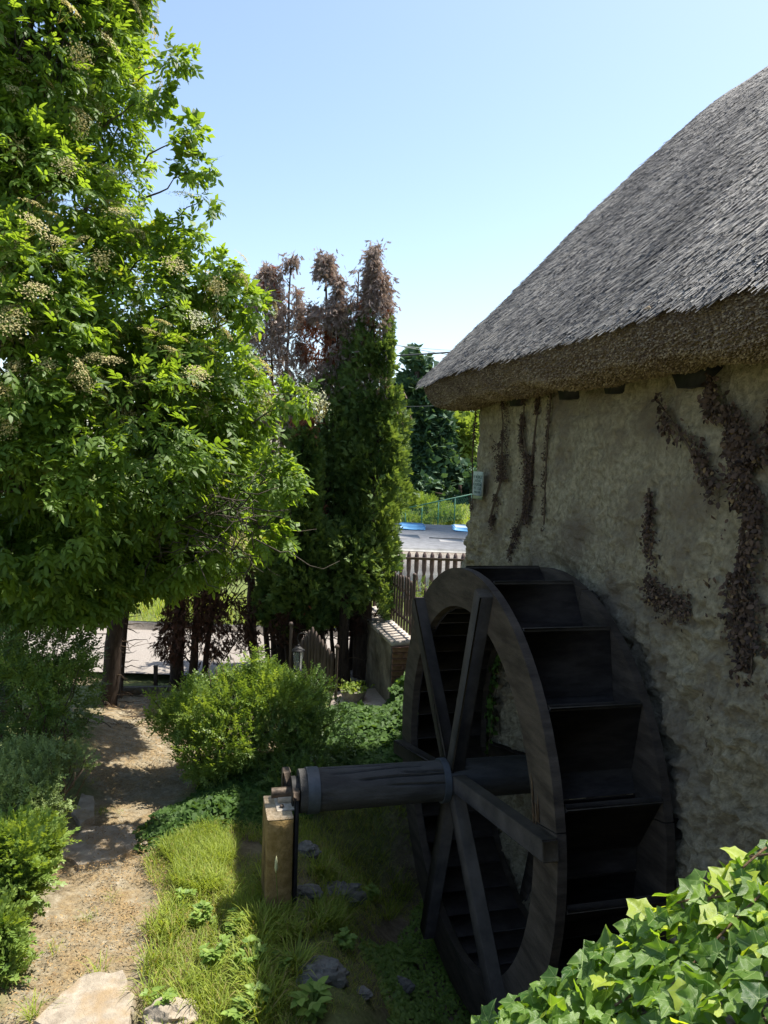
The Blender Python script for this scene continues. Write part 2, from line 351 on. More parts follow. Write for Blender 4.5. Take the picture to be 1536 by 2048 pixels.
def fan(seed, n=6):       # flat thuja spray
    r = random.Random(seed); V, F = [], []
    def blade(o, ang, ln, w, z0, z1):
        i = len(V); c, s_ = math.cos(ang), math.sin(ang)
        for d, h, z in ((0, 0, z0), (ln*.5, w*.75, (z0+z1)/2+.02), (ln*.5, -w*.75, (z0+z1)/2-.02), (ln, 0, z1)):
            V.append([o[0]+d*c-h*s_, o[1]+d*s_+h*c, z])
        F.extend([[i, i+2, i+1], [i+1, i+2, i+3]])
    blade((0, 0), 0, 1, .13, 0, r.uniform(-.1, .1))
    for k in range(n):
        sg = 1 if k % 2 else -1; x = .12+.75*k/n; ln = (.55-.35*abs(x-.4))*r.uniform(.8, 1.15)
        blade((x, 0), sg*r.uniform(.55, .85), ln, .12, 0, r.uniform(-.12, .12))
    return np.array(V), np.array(F)
FAN = [fan(i) for i in range(4)]
DI_V = np.array([[0, 0, 0], [.45, .24, .03], [.45, -.24, .03], [1, 0, -.08]]); DI_F = np.array([[0, 2, 1], [1, 2, 3]])
def clump(seed, n=6):
    r_ = random.Random(seed); return tmpl([(DI_V*np.array([1, 1.3, 1]), DI_F, (r_.uniform(0, .5), r_.uniform(-.3, .3), r_.uniform(-.15, .15)), r_.uniform(-1.6, 1.6), r_.uniform(.4, .6), r_.uniform(-.5, .5)) for _ in range(n)])
CLP = [clump(i) for i in range(4)]
def twig_tmpl(n, seed, lf=.16, up=.3):     # straight shoot with small paired leaves
    r = random.Random(seed); p = [(np.array([[0, .01, 0], [0, -.01, 0], [1, 0, 0]]), np.array([[0, 1, 2]]), (0, 0, 0), 0, 1, 0)]
    for i in range(n):
        x = .1+.88*i/n; sg = 1 if i % 2 else -1
        p.append((DI_V*np.array([1, 1.5, 1]), DI_F, (x, 0, 0), sg*(.75+r.uniform(-.25, .3)), lf*r.uniform(.75, 1.15), r.uniform(-.2, up*2)))
    p.append((DI_V, DI_F, (.96, 0, 0), 0, lf, 0))
    return tmpl(p)
TWIG = [twig_tmpl(12, 5), twig_tmpl(10, 6), twig_tmpl(14, 8, .13)]
def ivy_leaf(seed, cup=.12):
    r = random.Random(seed); out = [(0, 0), (-.12, .24), (-.12, .52), (.2, .5), (.46, .6), (.62, .3), (1.04, 0), (.62, -.3), (.46, -.6), (.2, -.5), (-.12, -.52), (-.12, -.24)]
    V = [[x+r.uniform(-.04, .04), y+r.uniform(-.04, .04), (x*x+y*y)*r.uniform(-cup*1.6, cup*.6)] for x, y in out]+[[.32, 0, -.05], [.6, 0, -.06]]
    V[6][2] = -r.uniform(0, .22)
    F = [[12, i, i+1] for i in range(0, 5)]+[[13, 5, 6], [13, 6, 7]]+[[12, 5, 13], [12, 13, 7]]+[[12, i, i+1] for i in range(7, 11)]+[[12, 11, 0]]
    F = [f[::-1] for f in F]; return np.array(V), np.array(F)
IVY = [ivy_leaf(i) for i in range(6)]
def shell(lobes, n, inner=.55, clump=2.2, gap=-.25, seed=0, power=3):
    """points spread through ellipsoid lobes (centre, radii, weight), more near the skin, thinned by clumps; returns P, outward"""
    R = np.random.RandomState(seed+11); w = np.array([l[1][0]*l[1][1]+l[1][1]*l[1][2]+l[1][0]*l[1][2] for l in lobes]); w = w/w.sum(); P = []; D = []
    cnt = R.multinomial(n, w)
    for (c, r, *_), k in zip(lobes, cnt):
        d = nrm(R.normal(size=(k, 3))); t = inner+(1-inner)*R.rand(k)**(1/power)
        t = t*(1+.12*vnoise(d*2+np.array(c), 1.5, 3)+.1*vnoise(d*5+np.array(c), 1.5, 4))
        p = np.array(c)+d*np.array(r)*t[:, None]; P.append(p); D.append(nrm(d/np.array(r)))
    P = np.concatenate(P); D = np.concatenate(D); keep = vnoise(P, clump, seed)+.45*vnoise(P, clump*2.3, seed+5) > gap
    return P[keep], D[keep]

# ================================================================ THE SETTING
def gz(x, y):
    x = np.asarray(x, float); y = np.asarray(y, float); a = U[0]*x+U[1]*y; b = N[0]*x+N[1]*y
    P = np.stack([x, y, 0*x], -1)
    z = .06+.03*vnoise(P, .9, 1)+.015*vnoise(P, 3.1, 2)
    z = z-.85*sstep(.75, 1.75, b)*(1-sstep(5.9, 6.7, a))*sstep(1.5, 2.6, a)
    z = z+.28*sstep(-2.0, -3.6, x)*sstep(3.0, 4.5, y)*(1-sstep(7.2, 8.6, y))
    z = z+.10*sstep(.2, .9, b)*sstep(6.7, 7.4, a)*(1-sstep(8.0, 8.8, a))
    z = z-.06*sstep(8.8, 9.4, y)
    z = z-1.1*sstep(10.8, 12.5, y)*sstep(.3, 1.2, x)*(1-sstep(22.8, 24, y))
    z = z+.72*sstep(23.0, 26, y)*sstep(-4, 0, x)
    z = z+1.42*sstep(2.9, 1.55, y)*sstep(-.9, -.2, x)+.5*sstep(2.9, 1.55, y)*(1-sstep(-.9, -.2, x))
    return z
PATH = [onz(x, y, .05)[:2] for x, y in ((-40, 2120), (20, 1960), (85, 1800), (130, 1680), (185, 1590), (190, 1500), (205, 1400), (240, 1375), (335, 1375), (365, 1430), (395, 1500), (395, 1560), (320, 1630), (300, 1720), (325, 1830), (300, 1950), (290, 2120))]
PATH = np.array(PATH)
def inpoly(x, y, poly):
    r = np.zeros(np.shape(x), bool); n = len(poly)
    for i in range(n):
        x0, y0 = poly[i]; x1, y1 = poly[(i+1) % n]
        with np.errstate(divide='ignore', invalid='ignore'):
            c = ((y0 > y) != (y1 > y)) & (x < (x1-x0)*(y-y0)/(y1-y0)+x0)
        r ^= c
    return r
def polydist(x, y, poly):
    d = np.full(np.shape(x), 1e9); n = len(poly)
    for i in range(n):
        p, q = poly[i], poly[(i+1) % n]; e = q-p; t = np.clip(((x-p[0])*e[0]+(y-p[1])*e[1])/(e@e), 0, 1)
        d = np.minimum(d, np.hypot(x-p[0]-t*e[0], y-p[1]-t*e[1]))
    return np.where(inpoly(x, y, poly), -d, d)
def axis(*seg):
    r = []
    for a, b, s in seg: r += list(np.arange(a, b, s))
    return np.array(r+[seg[-1][1]])
gx = axis((-400, -60, 20), (-60, -12, 2.), (-12, -4.2, .3), (-4.2, 3.2, .045), (3.2, 12, .3), (12, 60, 2.), (60, 400, 20))
gy = axis((-60, -6, 3.), (-6, 1.2, .3), (1.2, 2.9, .06), (2.9, 10.4, .045), (10.4, 30, .3), (30, 70, 2.), (70, 600, 20))
X, Y = np.meshgrid(gx, gy, indexing='ij'); Z = gz(X, Y); pd = polydist(X, Y, PATH)
Pn = np.stack([X, Y, 0*X], -1); wob = .1*vnoise(Pn, 3.3, 8)+.05*vnoise(Pn, 9, 9)
pm = 1-sstep(-.08, .14, pd+wob); near = (np.abs(X) < 4.5) & (Y > 2.5) & (Y < 11)
Z = Z+near*(pm*(.022*fbm(Pn, 5.5, 4, 20)-.02)+(1-pm)*.02*vnoise(Pn, 12, 22))
gr = sstep(-.2, .3, vnoise(Pn, 1.3, 30)+.15)*.8
gr = np.where(Y > 11.5, 1, gr)
nx, ny = X.shape; idx = np.arange(nx*ny).reshape(nx, ny)
F = np.stack([idx[:-1, :-1], idx[1:, :-1], idx[1:, 1:], idx[:-1, 1:]], -1).reshape(-1, 4)
obj('ground', npmesh('ground', np.stack([X, Y, Z], -1).reshape(-1, 3), F, 'ground', smooth=True, extra={'path': pm.ravel(), 'green': gr.ravel()}), kind='structure')

def gpt(x, y, dz=0.):     # ground point under a pixel of the photograph's view of the near garden
    z = 0.05
    for _ in range(6): p = onz(x, y, z); z = float(gz(p[0], p[1]))
    return np.array([p[0], p[1], z+dz])

# road beyond the trees, its far kerb and verge
ry0, ry1 = 9.75, 12.15
xs = np.linspace(-14, .6, 40)
V = np.array([[x, y, .075 + .05*(y-ry0)*0] for x in xs for y in (ry0, ry1)]); F = np.array([[2*i, 2*i+2, 2*i+3, 2*i+1] for i in range(39)])
obj('road', npmesh('road', V, F, 'asphalt'), kind='structure')
for i in range(15):
    b = MB(); b.bevbox((-13.5+i*.96, ry1+.06, .11), ((1, 0, 0), (0, 1, 0), (0, 0, 1)), (.472, .06, .075), .012)
    o = obj('kerb_stone', b.mesh('kerb_stone', 'kerb'), bpy.data.objects['road'])
# terrace paving by the gate
b = MB(); poly = [onz(x, y, .12) for x, y in ((655, 1425), (668, 1384), (790, 1372), (860, 1372), (860, 1450))]
b.prism([p-K*.06 for p in poly][::1], K*.06); obj('terrace_paving', b.mesh('terrace_paving', 'paving'), kind='structure')

# ================================================================ THE MILL HOUSE
WB, AC = 2.68, 7.08      # wall plane (b) and far corner (a)
house = thing('mill_house', 'old mill house with rough earthen walls and a grey reed thatched roof', 'house', tuple(L(4.5, 4.1, 0)))
def wall_surface():
    # perimeter parameter: near wall from a=-1 to the corner (rounded), then the end wall in +b
    rc = .13; s1 = AC-rc
    sa = axis((-1., 2.4, .12), (2.4, s1, .0145)); arc = np.linspace(0, math.pi/2, 9)[1:-1]; sb = axis((WB+rc, WB+.8, .03), (WB+.8, 5.5, .15))
    pts = [(a, WB, 0, -1) for a in sa]+[(s1+rc*math.sin(t), WB+rc-rc*math.cos(t), math.sin(t), -math.cos(t)) for t in arc]+[(AC, b_, 1, 0) for b_ in sb]
    pts = np.array(pts); zz = axis((-1.1, -.1, .05), (-.1, 3.75, .0145), (3.75, 3.95, .05))
    A = np.repeat(pts[:, None, :], len(zz), 1); Zz = np.broadcast_to(zz, A.shape[:2])
    Pq = np.stack([A[..., 0]*1., A[..., 1]*1., Zz], -1)
    low = 1-sstep(1.6, 2.9, Zz+.5*vnoise(Pq, 1.2, 60))         # the lower wall is far rougher
    big = .035*vnoise(Pq, .9, 41)+.02*vnoise(Pq, 2.1, 42)
    lump = vnoise(Pq, 6, 43)*.45+(1-2.2*np.abs(vnoise(Pq, 11, 44)))*.4+(1-2.2*np.abs(vnoise(Pq*np.array([1, 1, .8]), 21, 45)))*.42
    pit = -np.maximum(0, vnoise(Pq, 16, 47)-.25)*.9-np.maximum(0, vnoise(Pq, 8, 49)-.4)*.8
    fine = vnoise(Pq, 38, 46)*.22+vnoise(Pq, 60, 48)*.12
    d = big+(.026+.062*low)*(lump+pit)+(.018+.026*low)*fine
    rid = 1-np.abs(vnoise(Pq*np.array([1.4, 1, .7]), 11, 51)); d = d+.012*(1-low)*np.maximum(0, rid-.72)*2
    # a washed-out hollow under the roof's middle and one above the wheel
    for a0, z0, ra, rz, dd in ((5.05, 2.25, .28, .12, .07), (5.25, 2.3, .14, .1, .04), (3.55, 2.05, .1, .08, .03), (6.05, 2.3, .12, .1, .04), (2.9, 1.55, .2, .12, .04)):
        q = ((A[..., 0]-a0)/ra)**2+((Zz-z0)/rz)**2; d = d-dd*np.exp(-q*1.2)*(1+.5*lump)
    d = d-.05*(Zz-3.7)*(-1)*0
    batter = .035*(3.7-Zz)*.6
    PP = U*(A[..., 0]+A[..., 2]*(d+batter))[..., None]+N*(A[..., 1]+A[..., 3]*(d+batter))[..., None]+K*Zz[..., None]
    n1, n2 = PP.shape[:2]; idx = np.arange(n1*n2).reshape(n1, n2)
    F = np.stack([idx[:-1, :-1], idx[1:, :-1], idx[1:, 1:], idx[:-1, 1:]], -1).reshape(-1, 4)
    return npmesh('wall', PP.reshape(-1, 3), F[:, ::-1], 'cob', smooth=True)
obj('wall', wall_surface(), house)
# far long wall and near end, plain
b = MB(); b.box(L(3.0, 5.56, 1.4), (U, N, K), (4.0, .06, 2.4)); b.box(L(-1.0, 4.1, 1.4), (U, N, K), (.06, 1.42, 2.4))
obj('wall', b.mesh('wall_back', 'cob'), house)

# roof: a height field over the plan, hipped at the far end
EB, EA, EZ, RM, HM, RB = 2.17, 7.46, 3.84, 1.15, 1.55, 4.30
def roofz(a, b):
    z1 = EZ+RM*(b-EB); z2 = EZ+HM*(EA-a); z3 = EZ+RM*(2*RB-EB-b)
    k = 9.; m = np.minimum(np.minimum(z1, z2), z3)
    s = -np.log(np.exp(-k*(z1-m))+np.exp(-k*(z2-m))+np.exp(-k*(z3-m)))/k
    z = m+s
    P_ = np.stack([a, b, 0*a], -1); return z+.035*vnoise(P_, 1.1, 70)+.012*vnoise(P_, 4, 71)
def eave_ext(a):  # eave wavers a little and rounds off at the corner
    P_ = np.stack([a, 0*a, 0*a], -1); return .03*vnoise(P_, 1.7, 77)+.012*vnoise(P_, 7, 78)
ta = axis((-1.6, 2.2, .2), (2.2, EA, .05)); tb = np.linspace(0, 1, 80)
A_, T_ = np.meshgrid(ta, tb, indexing='ij')
corner = np.maximum(0, A_-(EA-.42)); inset = .42-np.sqrt(np.maximum(0, .42**2-corner**2))   # round corner in plan
b0 = EB+inset*.9+eave_ext(A_); b1 = 2*RB-EB-inset*.9; B_ = b0+(b1-b0)*T_
Zr = roofz(A_, B_); 
PR = U*A_[..., None]+N*B_[..., None]+K*Zr[..., None]
n1, n2 = A_.shape; idx = np.arange(n1*n2).reshape(n1, n2)
Fr = np.stack([idx[:-1, :-1], idx[1:, :-1], idx[1:, 1:], idx[:-1, 1:]], -1).reshape(-1, 4)
thatch = obj('roof', npmesh('roof', PR.reshape(-1, 3), Fr, 'thatch', smooth=True), house)
# eave edge: profile swept along the outline (near eave, rounded corner, far end eave)
def outline(n=260):
    pts = []
    for a in np.linspace(-1.6, EA-.42, n): pts.append((a, EB+float(eave_ext(np.array(a))), 0, -1))
    for t in np.linspace(0, math.pi/2, 26)[1:]: pts.append((EA-.42+.42*math.sin(t), EB+.42*.9*(1-math.cos(t))+float(eave_ext(np.array(EA-.42+.42*math.sin(t)))), math.sin(t), -math.cos(t)))
    for b_ in np.linspace(EB+.42, 2*RB-EB, 40): pts.append((EA, b_, 1, 0))
    return np.array(pts)
OL = outline()
prof = [(0, .012), (-.006, -.03), (.0, -.09), (.03, -.15), (.075, -.2), (.10, -.215), (.17, -.235), (.27, -.25), (.38, -.245), (.50, -.22), (.62, -.16)]   # inward distance, drop
prof2 = []
for (x0, z0), (x1, z1) in zip(prof[:-1], prof[1:]):
    for t in (0, .5): prof2.append((x0+(x1-x0)*t, z0+(z1-z0)*t))
prof2.append(prof[-1]); prof2 = np.array(prof2)
ez = roofz(OL[:, 0]-.0*OL[:, 2], OL[:, 1])
PE = []
for (i_, d_) in prof2:
    a = OL[:, 0]-OL[:, 2]*i_; b_ = OL[:, 1]-OL[:, 3]*i_; z = ez+d_
    q = np.stack([a, b_, z], -1); nn = .018*vnoise(q, 5, 80)+.008*vnoise(q, 18, 81)+.03*vnoise(np.stack([a, b_, 0*z], -1), .8, 83)*min(1, i_*4)
    PE.append(U*(a+OL[:, 2]*nn)[:, None]+N*(b_+OL[:, 3]*nn)[:, None]+K*(z+nn*.6)[:, None])
PE = np.array(PE); n1, n2 = PE.shape[:2]; idx = np.arange(n1*n2).reshape(n1, n2)
Fe = np.stack([idx[:-1, :-1], idx[:-1, 1:], idx[1:, 1:], idx[1:, :-1]], -1).reshape(-1, 4)
obj('eave', npmesh('eave', PE.reshape(-1, 3), Fe, 'thatch_cut', smooth=True), house, label='shaded cut underside of the thatch')
# reeds lying on the roof, each shallower than the slope so that its butt end stands out
R = np.random.RandomState(5)
def reeds(n, alo, ahi, blo, bhi, seed, ln=(.10, .2), w=.0052):
    R = np.random.RandomState(seed); a = R.uniform(alo, ahi, n); b = R.uniform(blo, bhi, n)
    co = np.maximum(0, a-(EA-.42)); ins = .42-np.sqrt(np.maximum(0, .42**2-co**2)); ok = (b > EB+ins*.9+.005)
    a, b = a[ok], b[ok]; z = roofz(a, b); e = .02
    ga = (roofz(a+e, b)-roofz(a-e, b))/(2*e); gb = (roofz(a, b+e)-roofz(a, b-e))/(2*e)
    dn = -(U*ga[:, None]+N*gb[:, None]); dh = nrm(dn)
    nor = nrm(-(U*ga[:, None]+N*gb[:, None])+K)
    P = U*a[:, None]+N*b[:, None]+K*z[:, None]
    q = np.stack([a, b, 0*a], -1); wv = .25*vnoise(q, 1.4, 90)+.14*vnoise(q, 6, 91)
    D = nrm(dh*math.cos(.66)-K*math.sin(.66)+U*(wv+.06*R.normal(size=len(a)))[:, None]+K*(.035*R.normal(size=len(a)))[:, None])
    Ln = R.uniform(ln[0], ln[1], len(a))*np.clip(np.abs(RB-b)/.28, .12, 1); lf = (.008*R.rand(len(a))**2)[:, None]*nor; P0 = P-D*Ln[:, None]*.62-nor*.004+lf; P1 = P+D*Ln[:, None]*.38+lf
    sd_ = nrm(np.cross(D, nor)); ww = w*R.uniform(.6, 1.3, len(a))[:, None]; up = np.cross(sd_, D)*ww*.9
    V = np.stack([P0-sd_*ww, P0+sd_*ww, P0+up, P1-sd_*ww, P1+sd_*ww, P1+up], 1).reshape(-1, 3)
    base = (np.arange(len(a))*6)[:, None]
    F = np.concatenate([base+np.array([[0, 3, 5]]), base+np.array([[0, 5, 2]]), base+np.array([[2, 5, 4]]), base+np.array([[2, 4, 1]])])
    t = np.clip(.38+.33*R.normal(size=len(a))*.95+.35*vnoise(q, 2.3, 93)+.2*vnoise(q*np.array([1, .3, 1]), 8, 94), 0, 1)
    return V, F, np.repeat(t, 6)
V, F, T = merge([reeds(84000, 2.2, EA, EB, RB-.02, 1, (.22, .46), .0023), reeds(9000, 5.0, EA, EB, 5.2, 2, (.12, .22), .0044), reeds(6000, 2.2, EA-.1, EB, EB+.16, 4, (.16, .3)), reeds(5000, -1.5, 2.2, EB, RB-.05, 3, (.2, .4), .012), reeds(4000, -1.5, EA, RB+.6, 2*RB-EB, 6, (.2, .4), .012)])
obj('reed', npmesh('reed', V, F, 'reed', T), house, kind='stuff')
# short cut ends of reed bristling from the eave face
def stubs(n):
    R = np.random.RandomState(9); i = R.uniform(0, len(OL)-1.01, n); ok = OL[i.astype(int), 0] > 2.0; i = i[ok]; j = R.rand(len(i))**.8*(n1-1.01)
    i0, j0 = i.astype(int), j.astype(int); fi, fj = (i-i0)[:, None], (j-j0)[:, None]
    P = (PE[j0, i0]*(1-fi)+PE[j0, i0+1]*fi)*(1-fj)+(PE[j0+1, i0]*(1-fi)+PE[j0+1, i0+1]*fi)*fj
    out = U*OL[i0, 2][:, None]+N*OL[i0, 3][:, None]
    D = nrm(out*.75-K*(.25+.6*(j/n1)[:, None])+.22*R.normal(size=P.shape)); sd_ = nrm(np.cross(D, K)); up = np.cross(sd_, D)
    Ln = R.uniform(.006, .02, len(i))[:, None]; w = .0035*R.uniform(.6, 1.4, len(i))[:, None]
    V = np.stack([P-sd_*w, P+sd_*w, P+up*w*1.6, P+D*Ln-sd_*w, P+D*Ln+sd_*w, P+D*Ln+up*w*1.6], 1).reshape(-1, 3); base = (np.arange(len(i))*6)[:, None]
    F = np.concatenate([base+np.array([[0, 3, 5]]), base+np.array([[0, 5, 2]]), base+np.array([[2, 5, 4]]), base+np.array([[2, 4, 1]]), base+np.array([[3, 4, 5]])])
    q = np.stack([P[:, 0], P[:, 1], P[:, 2]], -1)
    t = np.clip(R.rand(len(i))**1.4*.8+.25*vnoise(q, 3, 99)+.25*sstep(5, 13, j), 0, 1)
    return V, F, np.repeat(t, 6)
V, F, T = stubs(52000)
obj('cut_reed_end', npmesh('cut_reed_end', V, F, 'reed_cut', T), house, kind='stuff')
# near-black blocks that paint in the shaded gaps under the eave
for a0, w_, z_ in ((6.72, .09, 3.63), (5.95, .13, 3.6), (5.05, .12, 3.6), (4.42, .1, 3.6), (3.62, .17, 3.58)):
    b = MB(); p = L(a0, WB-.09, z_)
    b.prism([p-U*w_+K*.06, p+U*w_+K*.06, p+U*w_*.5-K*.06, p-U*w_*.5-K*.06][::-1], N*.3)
    obj('eave_gap_dark', b.mesh('eave_gap_dark', 'iron_black'), house)

# sign on the wall
sgn = thing('wall_sign', 'small pale paper sign with lines of dark green lettering on the earthen wall', 'sign', tuple(L(6.69, WB-.085, 2.84)))
b = MB(); b.bevbox(L(6.69, WB-.085, 2.845), (U, K, N), (.125, .115, .006), .003); obj('board', b.mesh('sign_board', 'sign'), sgn)
b = MB(); b.bevbox(L(6.69, WB-.083, 2.712), (U, K, N), (.12, .016, .005), .002); obj('lower_strip', b.mesh('sign_strip', 'sign_green'), sgn)
for txt, dz, sz in (('V.P. MŰEMLÉK', .062, .043), ('LAKÓHÁZ', .026, .036), ('VÍZIKERÉKMŰ', -.01, .038), ('PEST. 1.12.30.', -.045, .034), ('Nyitva: hétfőn', -.08, .028)):
    cu = bpy.data.curves.new('lettering', 'FONT'); cu.body = txt; cu.size = sz; cu.align_x = 'CENTER'; cu.align_y = 'CENTER'; cu.offset = .0009
    to = bpy.data.objects.new('t', cu); C.objects.link(to); dg = bpy.context.evaluated_depsgraph_get(); me = bpy.data.meshes.new_from_object(to.evaluated_get(dg)); bpy.data.objects.remove(to)
    me.materials.clear(); me.materials.append(M['sign_text']); w = [v.co.x for v in me.vertices]; k = min(1, .225/max(.01, max(w)-min(w)))
    for v in me.vertices: v.co = Vector(L(6.69, WB-.092, 2.845+dz))+Vector(-U)*v.co.x*k+Vector(K)*v.co.y-Vector(sgn.location)
    obj('lettering', me, sgn, world=False)

# dead creeper on the wall
def on_wall(a, z, off=.0): return L(a, WB-.055-off, z)
def creeper(name, label, strips, n, seed, leafs=(.03, .06), cat='climbing plant', mt='creeper'):
    R = np.random.RandomState(seed); t = thing(name, label, cat, tuple(on_wall(strips[0][0][0], strips[0][-1][1])), 'dead creepers on the mill wall')
    st = MB(); PP = []
    for pts in strips:
        pts = np.array(pts, float)
        for q in range(5):
            m = 26; s = np.linspace(0, len(pts)-1, m); a = np.interp(s, range(len(pts)), pts[:, 0])+.3*pts[:, 2].mean()*np.cumsum(R.normal(size=m))/m**.5*.8; z = np.interp(s, range(len(pts)), pts[:, 1])
            st.tube([on_wall(x, y, .012) for x, y in zip(a, z)], .0035+.003*R.rand(), 4)
        k = int(n*sum(np.hypot(*(pts[1:, :2]-pts[:-1, :2]).T)*pts[:, 2].mean())/sum(sum(np.hypot(*(np.array(p)[1:, :2]-np.array(p)[:-1, :2]).T)*np.array(p)[:, 2].mean()) for p in strips))
        s = R.uniform(0, len(pts)-1, k); w = np.interp(s, range(len(pts)), pts[:, 2])
        q_ = np.stack([s*3, 0*s, 0*s], -1); w = w*(1+.8*vnoise(q_, .9, seed)); a = np.interp(s, range(len(pts)), pts[:, 0])+.08*vnoise(q_, .5, seed+2)+w*R.normal(size=k)*.5; z = np.interp(s, range(len(pts)), pts[:, 1])+.05*R.normal(size=k); kp = vnoise(np.stack([a, z, 0*a], -1), 9, seed+3) > -.25; a, z, k = a[kp], z[kp], int(kp.sum())
        PP.append(np.stack([on_wall(x, y, o) for x, y, o in zip(a, z, R.uniform(0, .03, k))]))
    obj('stem', st.mesh('creeper_stem', 'twig'), t)
    P = np.concatenate(PP); k = len(P); D = nrm(-K+.8*R.normal(size=(k, 3))); Zh = nrm(-N+.7*R.normal(size=(k, 3)))
    V, F, T = scatter(LEAF4_V*np.array([1, 1.6, 1.5]), LEAF4_F, P, D, Zh, R.uniform(*leafs, k), np.clip(R.rand(k), 0, 1))
    obj('withered_leaf', npmesh('withered_leaf', V, F, mt, T), t, kind='stuff')
creeper('dead_creeper', 'reddish brown withered creeper hanging in a narrow strip above the small sign', [[(6.28, 3.64, .05), (6.2, 3.4, .08), (6.2, 3.15, .12), (6.18, 2.9, .1), (6.3, 2.7, .05), (6.4, 2.5, .03)], [(6.88, 3.6, .012), (6.93, 3.1, .02), (6.86, 2.6, .012)]], 5200, 1, (.009, .022))
creeper('dead_creeper', 'dark withered creeper in a forked strip between the sign and the middle of the wall', [[(5.78, 3.64, .03), (5.78, 3.3, .04), (5.62, 3.05, .07), (5.6, 2.8, .12), (5.75, 2.55, .06), (5.95, 2.3, .03)], [(5.5, 3.62, .025), (5.55, 3.3, .03), (5.58, 3.0, .07), (5.62, 2.6, .07)], [(5.3, 3.6, .008), (5.32, 3.1, .012), (5.3, 2.6, .015)]], 6500, 2, (.009, .024))
creeper('dead_creeper', 'broad mass of dry brown creeper leaves covering the wall above the near ivy', [[(3.45, 3.5, .03), (3.3, 3.3, .08), (3.2, 3.1, .14), (3.12, 2.85, .17), (3.15, 2.6, .18), (3.1, 2.35, .17), (3.05, 2.05, .1)], [(3.9, 3.45, .012), (3.6, 3.2, .03), (3.4, 2.95, .06)], [(2.95, 3.4, .06), (2.9, 3.0, .1), (2.8, 2.5, .1)]], 5400, 3, (.012, .042))
creeper('dead_creeper', 'small tuft of dry creeper low on the wall right of its middle', [[(3.95, 2.95, .015), (3.93, 2.7, .04), (3.88, 2.55, .06)], [(3.95, 2.4, .05), (3.75, 2.3, .05), (3.5, 2.32, .04)], [(3.3, 1.95, .03), (3.25, 1.7, .02)]], 1700, 4, (.012, .03))

# ================================================================ THE WATER WHEEL
HUB = L(4.855, 1.862, .818); WR, WI, WW = 1.5, 1.215, .645
wheel = thing('water_wheel', 'large dark wooden mill wheel standing beside the earthen wall', 'water wheel', tuple(HUB))
def wp(th, r, s): return HUB+r*(math.cos(th)*-U+math.sin(th)*K)+N*s   # th 0 towards the camera side, r radius, s along the axle
def rad(d): return math.radians(d)
rj = random.Random(3)
def arc_board(t0, t1, r0, r1, s0, s1, m=10, wear=0):
    b = MB(); V = []
    for i in range(m+1):
        t = t0+(t1-t0)*i/m; ro = r1-(wear*rj.random() if wear else 0)
        V += [wp(t, r0, s0), wp(t, ro, s0), wp(t, ro, s1), wp(t, r0, s1)]
    F = []
    for i in range(m):
        for j in range(4): F.append((i*4+j, i*4+(j+1) % 4, (i+1)*4+(j+1) % 4, (i+1)*4+j))
    F += [(3, 2, 1, 0), (m*4, m*4+1, m*4+2, m*4+3)]; b.add(V, F); return b
for side, (s0, s1) in enumerate(((-.025, .03), (WW-.03, WW+.025))):
    for k in range(6):
        t0 = rad(13.5+60*k)+(.0 if side else 0); g = .0022
        j = rj.uniform(-.003, .003)
        me = autosmooth(arc_board(t0+g, t0+rad(60)-g, WI+rj.uniform(-.008, .008), WR+j, s0, s1, 18, .004).mesh('rim_board', 'wood_dark')); obj('rim_board', me, wheel)
# splintered patch where the near rim has rotted
b = MB()
for i in range(9):
    t = rad(rj.uniform(8, 22)); r = rj.uniform(WI-.01, WI+.1); l_ = rj.uniform(.06, .16); p = wp(t, r, -.03); b.tube([p, p+K*l_*.6+U*.02, p+K*l_+U*rj.uniform(0, .04)-N*.01], [.006, .004, .001], 4)
obj('splinter', b.mesh('splinter', 'wood_rot'), wheel, kind='stuff')
ANG = [10.5, 73.5, 133.5, 193, 253.5, 313.5]
def spoke(th, s, ro, w=.056, d=.042):
    b = MB(); R_ = math.cos(th)*-U+math.sin(th)*K; T = -math.sin(th)*-U+math.cos(th)*K
    b.bevbox(HUB+R_*(ro+.02)/2+N*s, (R_, T, N), ((ro+.02)/2-.03, w, d), .008); return b
for i, a in enumerate(ANG):
    obj('spoke', spoke(rad(a), -.066, 1.49 if i else 1.52, .058, .048).mesh('spoke', 'wood_spoke'), wheel)
    obj('spoke', spoke(rad(a+1), WW+.066, 1.46, .055, .042).mesh('spoke', 'wood_dark'), wheel)
NB = 18
for k in range(NB):
    th = rad(-2+20*k); t2 = th-rad(13)
    A0, A1 = wp(th, WR-.012, .031), wp(t2, WI+.012, .031); d = A1-A0; Lb = np.linalg.norm(d); d /= Lb; nn = np.cross(N, d); b = MB()
    b.bevbox((A0+A1)/2+N*(WW/2-.031), (d, N, nn), (Lb/2, WW/2-.033, .013), .004)
    obj('paddle', b.mesh('paddle', 'wood_board'), wheel)
    # lip batten along the outer edge, worn pale
    b = MB(); b.bevbox(wp(th, WR-.012, WW/2)+nn*.0, (N, d, nn), (WW/2-.035, .012, .021), .004); obj('paddle_lip', b.mesh('paddle_lip', 'wood_spoke'), wheel)
    for q in range(2):
        tc = th-rad(5+10*q); rr = WI+rj.uniform(-.003, .004); T = -math.sin(tc)*-U+math.cos(tc)*K; R_ = math.cos(tc)*-U+math.sin(tc)*K
        b = MB(); b.bevbox(HUB+R_*rr+N*WW/2, (T, N, R_), (rr*rad(4.86), WW/2-.032, .011), .003); obj('sole_board', b.mesh('sole_board', 'wood_board'), wheel)
